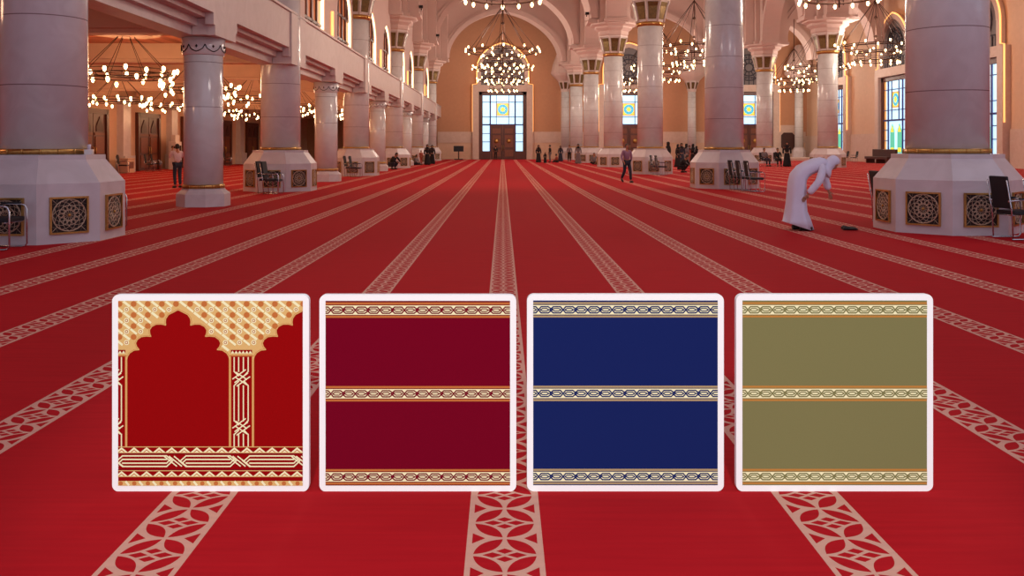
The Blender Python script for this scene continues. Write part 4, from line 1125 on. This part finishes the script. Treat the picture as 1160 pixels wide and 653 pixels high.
# leaflet cabinet against left wall
t = thing('leaflet_cabinet', 'white cabinet with dark window panes by the left aisle wall behind the man', 'cabinet', (-22.6, 60.9, 0), .1)
m = MB(); m.box((0, 0, .95), (.5, 1.5, 1.9)); m.box((0, 0, 2.1), (.3, 1.0, .5)); build('body', m, 'white_paint', t, bevel=.02)
for a in (-.33, .33):
    for b in (.45, .95, 1.45):
        m = MB(); m.box((.26, a, b), (.03, .45, .36)); build('pane', m, 'screen', t)
t = thing('tissue_box', 'small white tissue box on the ledge of the nearest left column pedestal', 'tissue box', (-7.17, 15.3, 1.45), .3)
m = MB(); m.box((0, 0, .045), (.13, .2, .09)); build('carton', m, 'white_paint', t, bevel=.005)
m = MB(); m.loft([[(.03 * math.cos(2 * PI * k / 10) * q, .07 * math.sin(2 * PI * k / 10) * q + .01 * math.sin(3 * k), z_ + .012 * math.sin(2.4 * k) * (z_ > .1)) for k in range(10)] for z_, q in ((.09, .8), (.12, .9), (.17, 1.1))]); build('tissue', m, 'white_cloth', t)
t = thing('donation_box', 'brown wooden box between chairs at the left aisle wall', 'box', (-22.6, 53.0, 0), 0)
m = MB(); m.box((0, 0, .4), (.6, 1.0, .8)); m.box((0, 0, .83), (.66, 1.06, .06)); build('body', m, 'sidewall', t, bevel=.02)
m = MB(); m.box((.31, 0, .45), (.03, .6, .4)); build('front_panel', m, 'wood_light', t)
t = thing('bench', 'long brown upholstered bench below the tall stained glass portal on the right', 'bench', (XR - 1.6, 81.6, 0), 0)
m = MB(); m.box((0, 0, .5), (.9, 5.0, .25)); build('seat', m, 'panel_brown', t, bevel=.04)
m = MB(); m.box((.4, 0, .95), (.2, 5.0, .7)); build('backrest', m, 'panel_brown', t, bevel=.04)
for a in (-2.2, 0, 2.2):
    m = MB(); m.box((0, a, .19), (.8, .15, .38)); build('leg', m, 'wood', t)
for i, yy in enumerate((88.5, 86.2, 74.0)):
    chair(XR - 2.2, yy, PI, ['dark chair at the right wall between two stained glass portals', 'second dark chair at the right wall nearer the tall portal', 'dark chair at the right wall beyond the nearest column'][i], G)
for sgx, yy, lab in ((8.5 - 2.1, 67.2, 'small black floodlight on the fourth nave pier at the right'), (-8 + 2.1, 47.6, 'black floodlight on the nave pier at upper left'), (-8 + 2.1, 64.0, 'black floodlight on the fourth left pier'), (-8 + 2.1, 80.4, 'black floodlight on the fifth left pier')):
    t = thing('floodlight', lab, 'floodlight', (sgx, yy, 11.5), 0)
    m = MB(); m.box((0, -.3, .15), (.28, .2, .2)); build('lamp_housing', m, 'screen', t); m = MB(); m.tube([(0, -.15, .15), (0, .25, .0)], .04, 6); build('bracket', m, 'screen', t)

# ------------------------------------------------------------------ lights
def point(x, y, z, e, col=(1, .72, .5), r=1.0):
    l = bpy.data.lights.new('lamp_and_fill_light', 'POINT'); l.energy = e; l.color = col; l.shadow_soft_size = r
    o = bpy.data.objects.new('lamp_and_fill_light', l); C.objects.link(o); o.location = (x, y, z)
for x, y, l in NL: point(x, y, 9.4, 1150, (1, .84, .72), 1.2)
for x in (0, 14.5, 29): point(x, 18, 9.4, 420, (1, .84, .78), 1.2)
point(0, 52, 9.8, 850, (1, .74, .58), 1.2); point(14.5, 50, 9.8, 750, (1, .74, .58), 1.2); point(28, 50, 9.8, 750, (1, .74, .58), 1.2)  # fill lights in the gap between chandeliers, no lamp hangs here
for x, y, o in sl: point(x, y, 3.6, 125, (1, .55, .32), .5)
for y in (27.6, 36.2, 45, 52.2, 60.8, 69): point(-19.6, y, 3.6, 125, (1, .55, .32), .5)
point(-14, 16, 3.6, 125, (1, .55, .32), .5)
def spot(loc, tgt, e, ang, blend=.8, col=(1, 1, 1), r=.3):
    l = bpy.data.lights.new('board_fill_spot', 'SPOT'); l.energy = e; l.spot_size = ang; l.spot_blend = blend; l.color = col; l.shadow_soft_size = r
    o = bpy.data.objects.new('board_fill_spot', l); C.objects.link(o); o.location = loc
    o.rotation_euler = (Vector(tgt) - Vector(loc)).to_track_quat('-Z', 'Y').to_euler()
spot((0, -5.0, 5.0), (0.1, BY, .62), 2650, math.radians(28), .3, (.96, 1, .93))  # added spot with no real fixture, brightens the boards toward white
wd = bpy.data.worlds.new('world'); bpy.context.scene.world = wd; wd.use_nodes = True
bg = wd.node_tree.nodes['Background']; bg.inputs[0].default_value = (.82, .80, 1.0, 1); bg.inputs[1].default_value = 0.74

# ------------------------------------------------------------------ camera
cd = bpy.data.cameras.new('camera'); cam = bpy.data.objects.new('camera', cd); C.objects.link(cam)
cam.location = (0, 0, EYE); cam.rotation_euler = (PI / 2, 0, 0)
cd.sensor_width = 36; cd.lens = 36 * F / 1160; cd.shift_x = (580 - VX) / 1160; cd.shift_y = -(326.5 - VY) / 1160; cd.clip_end = 400
sc = bpy.context.scene; sc.camera = cam
sc.view_settings.view_transform = 'Standard'; sc.view_settings.look = 'None'; sc.view_settings.gamma = 1; sc.view_settings.use_curve_mapping = False
sc.view_settings.exposure = 0.0
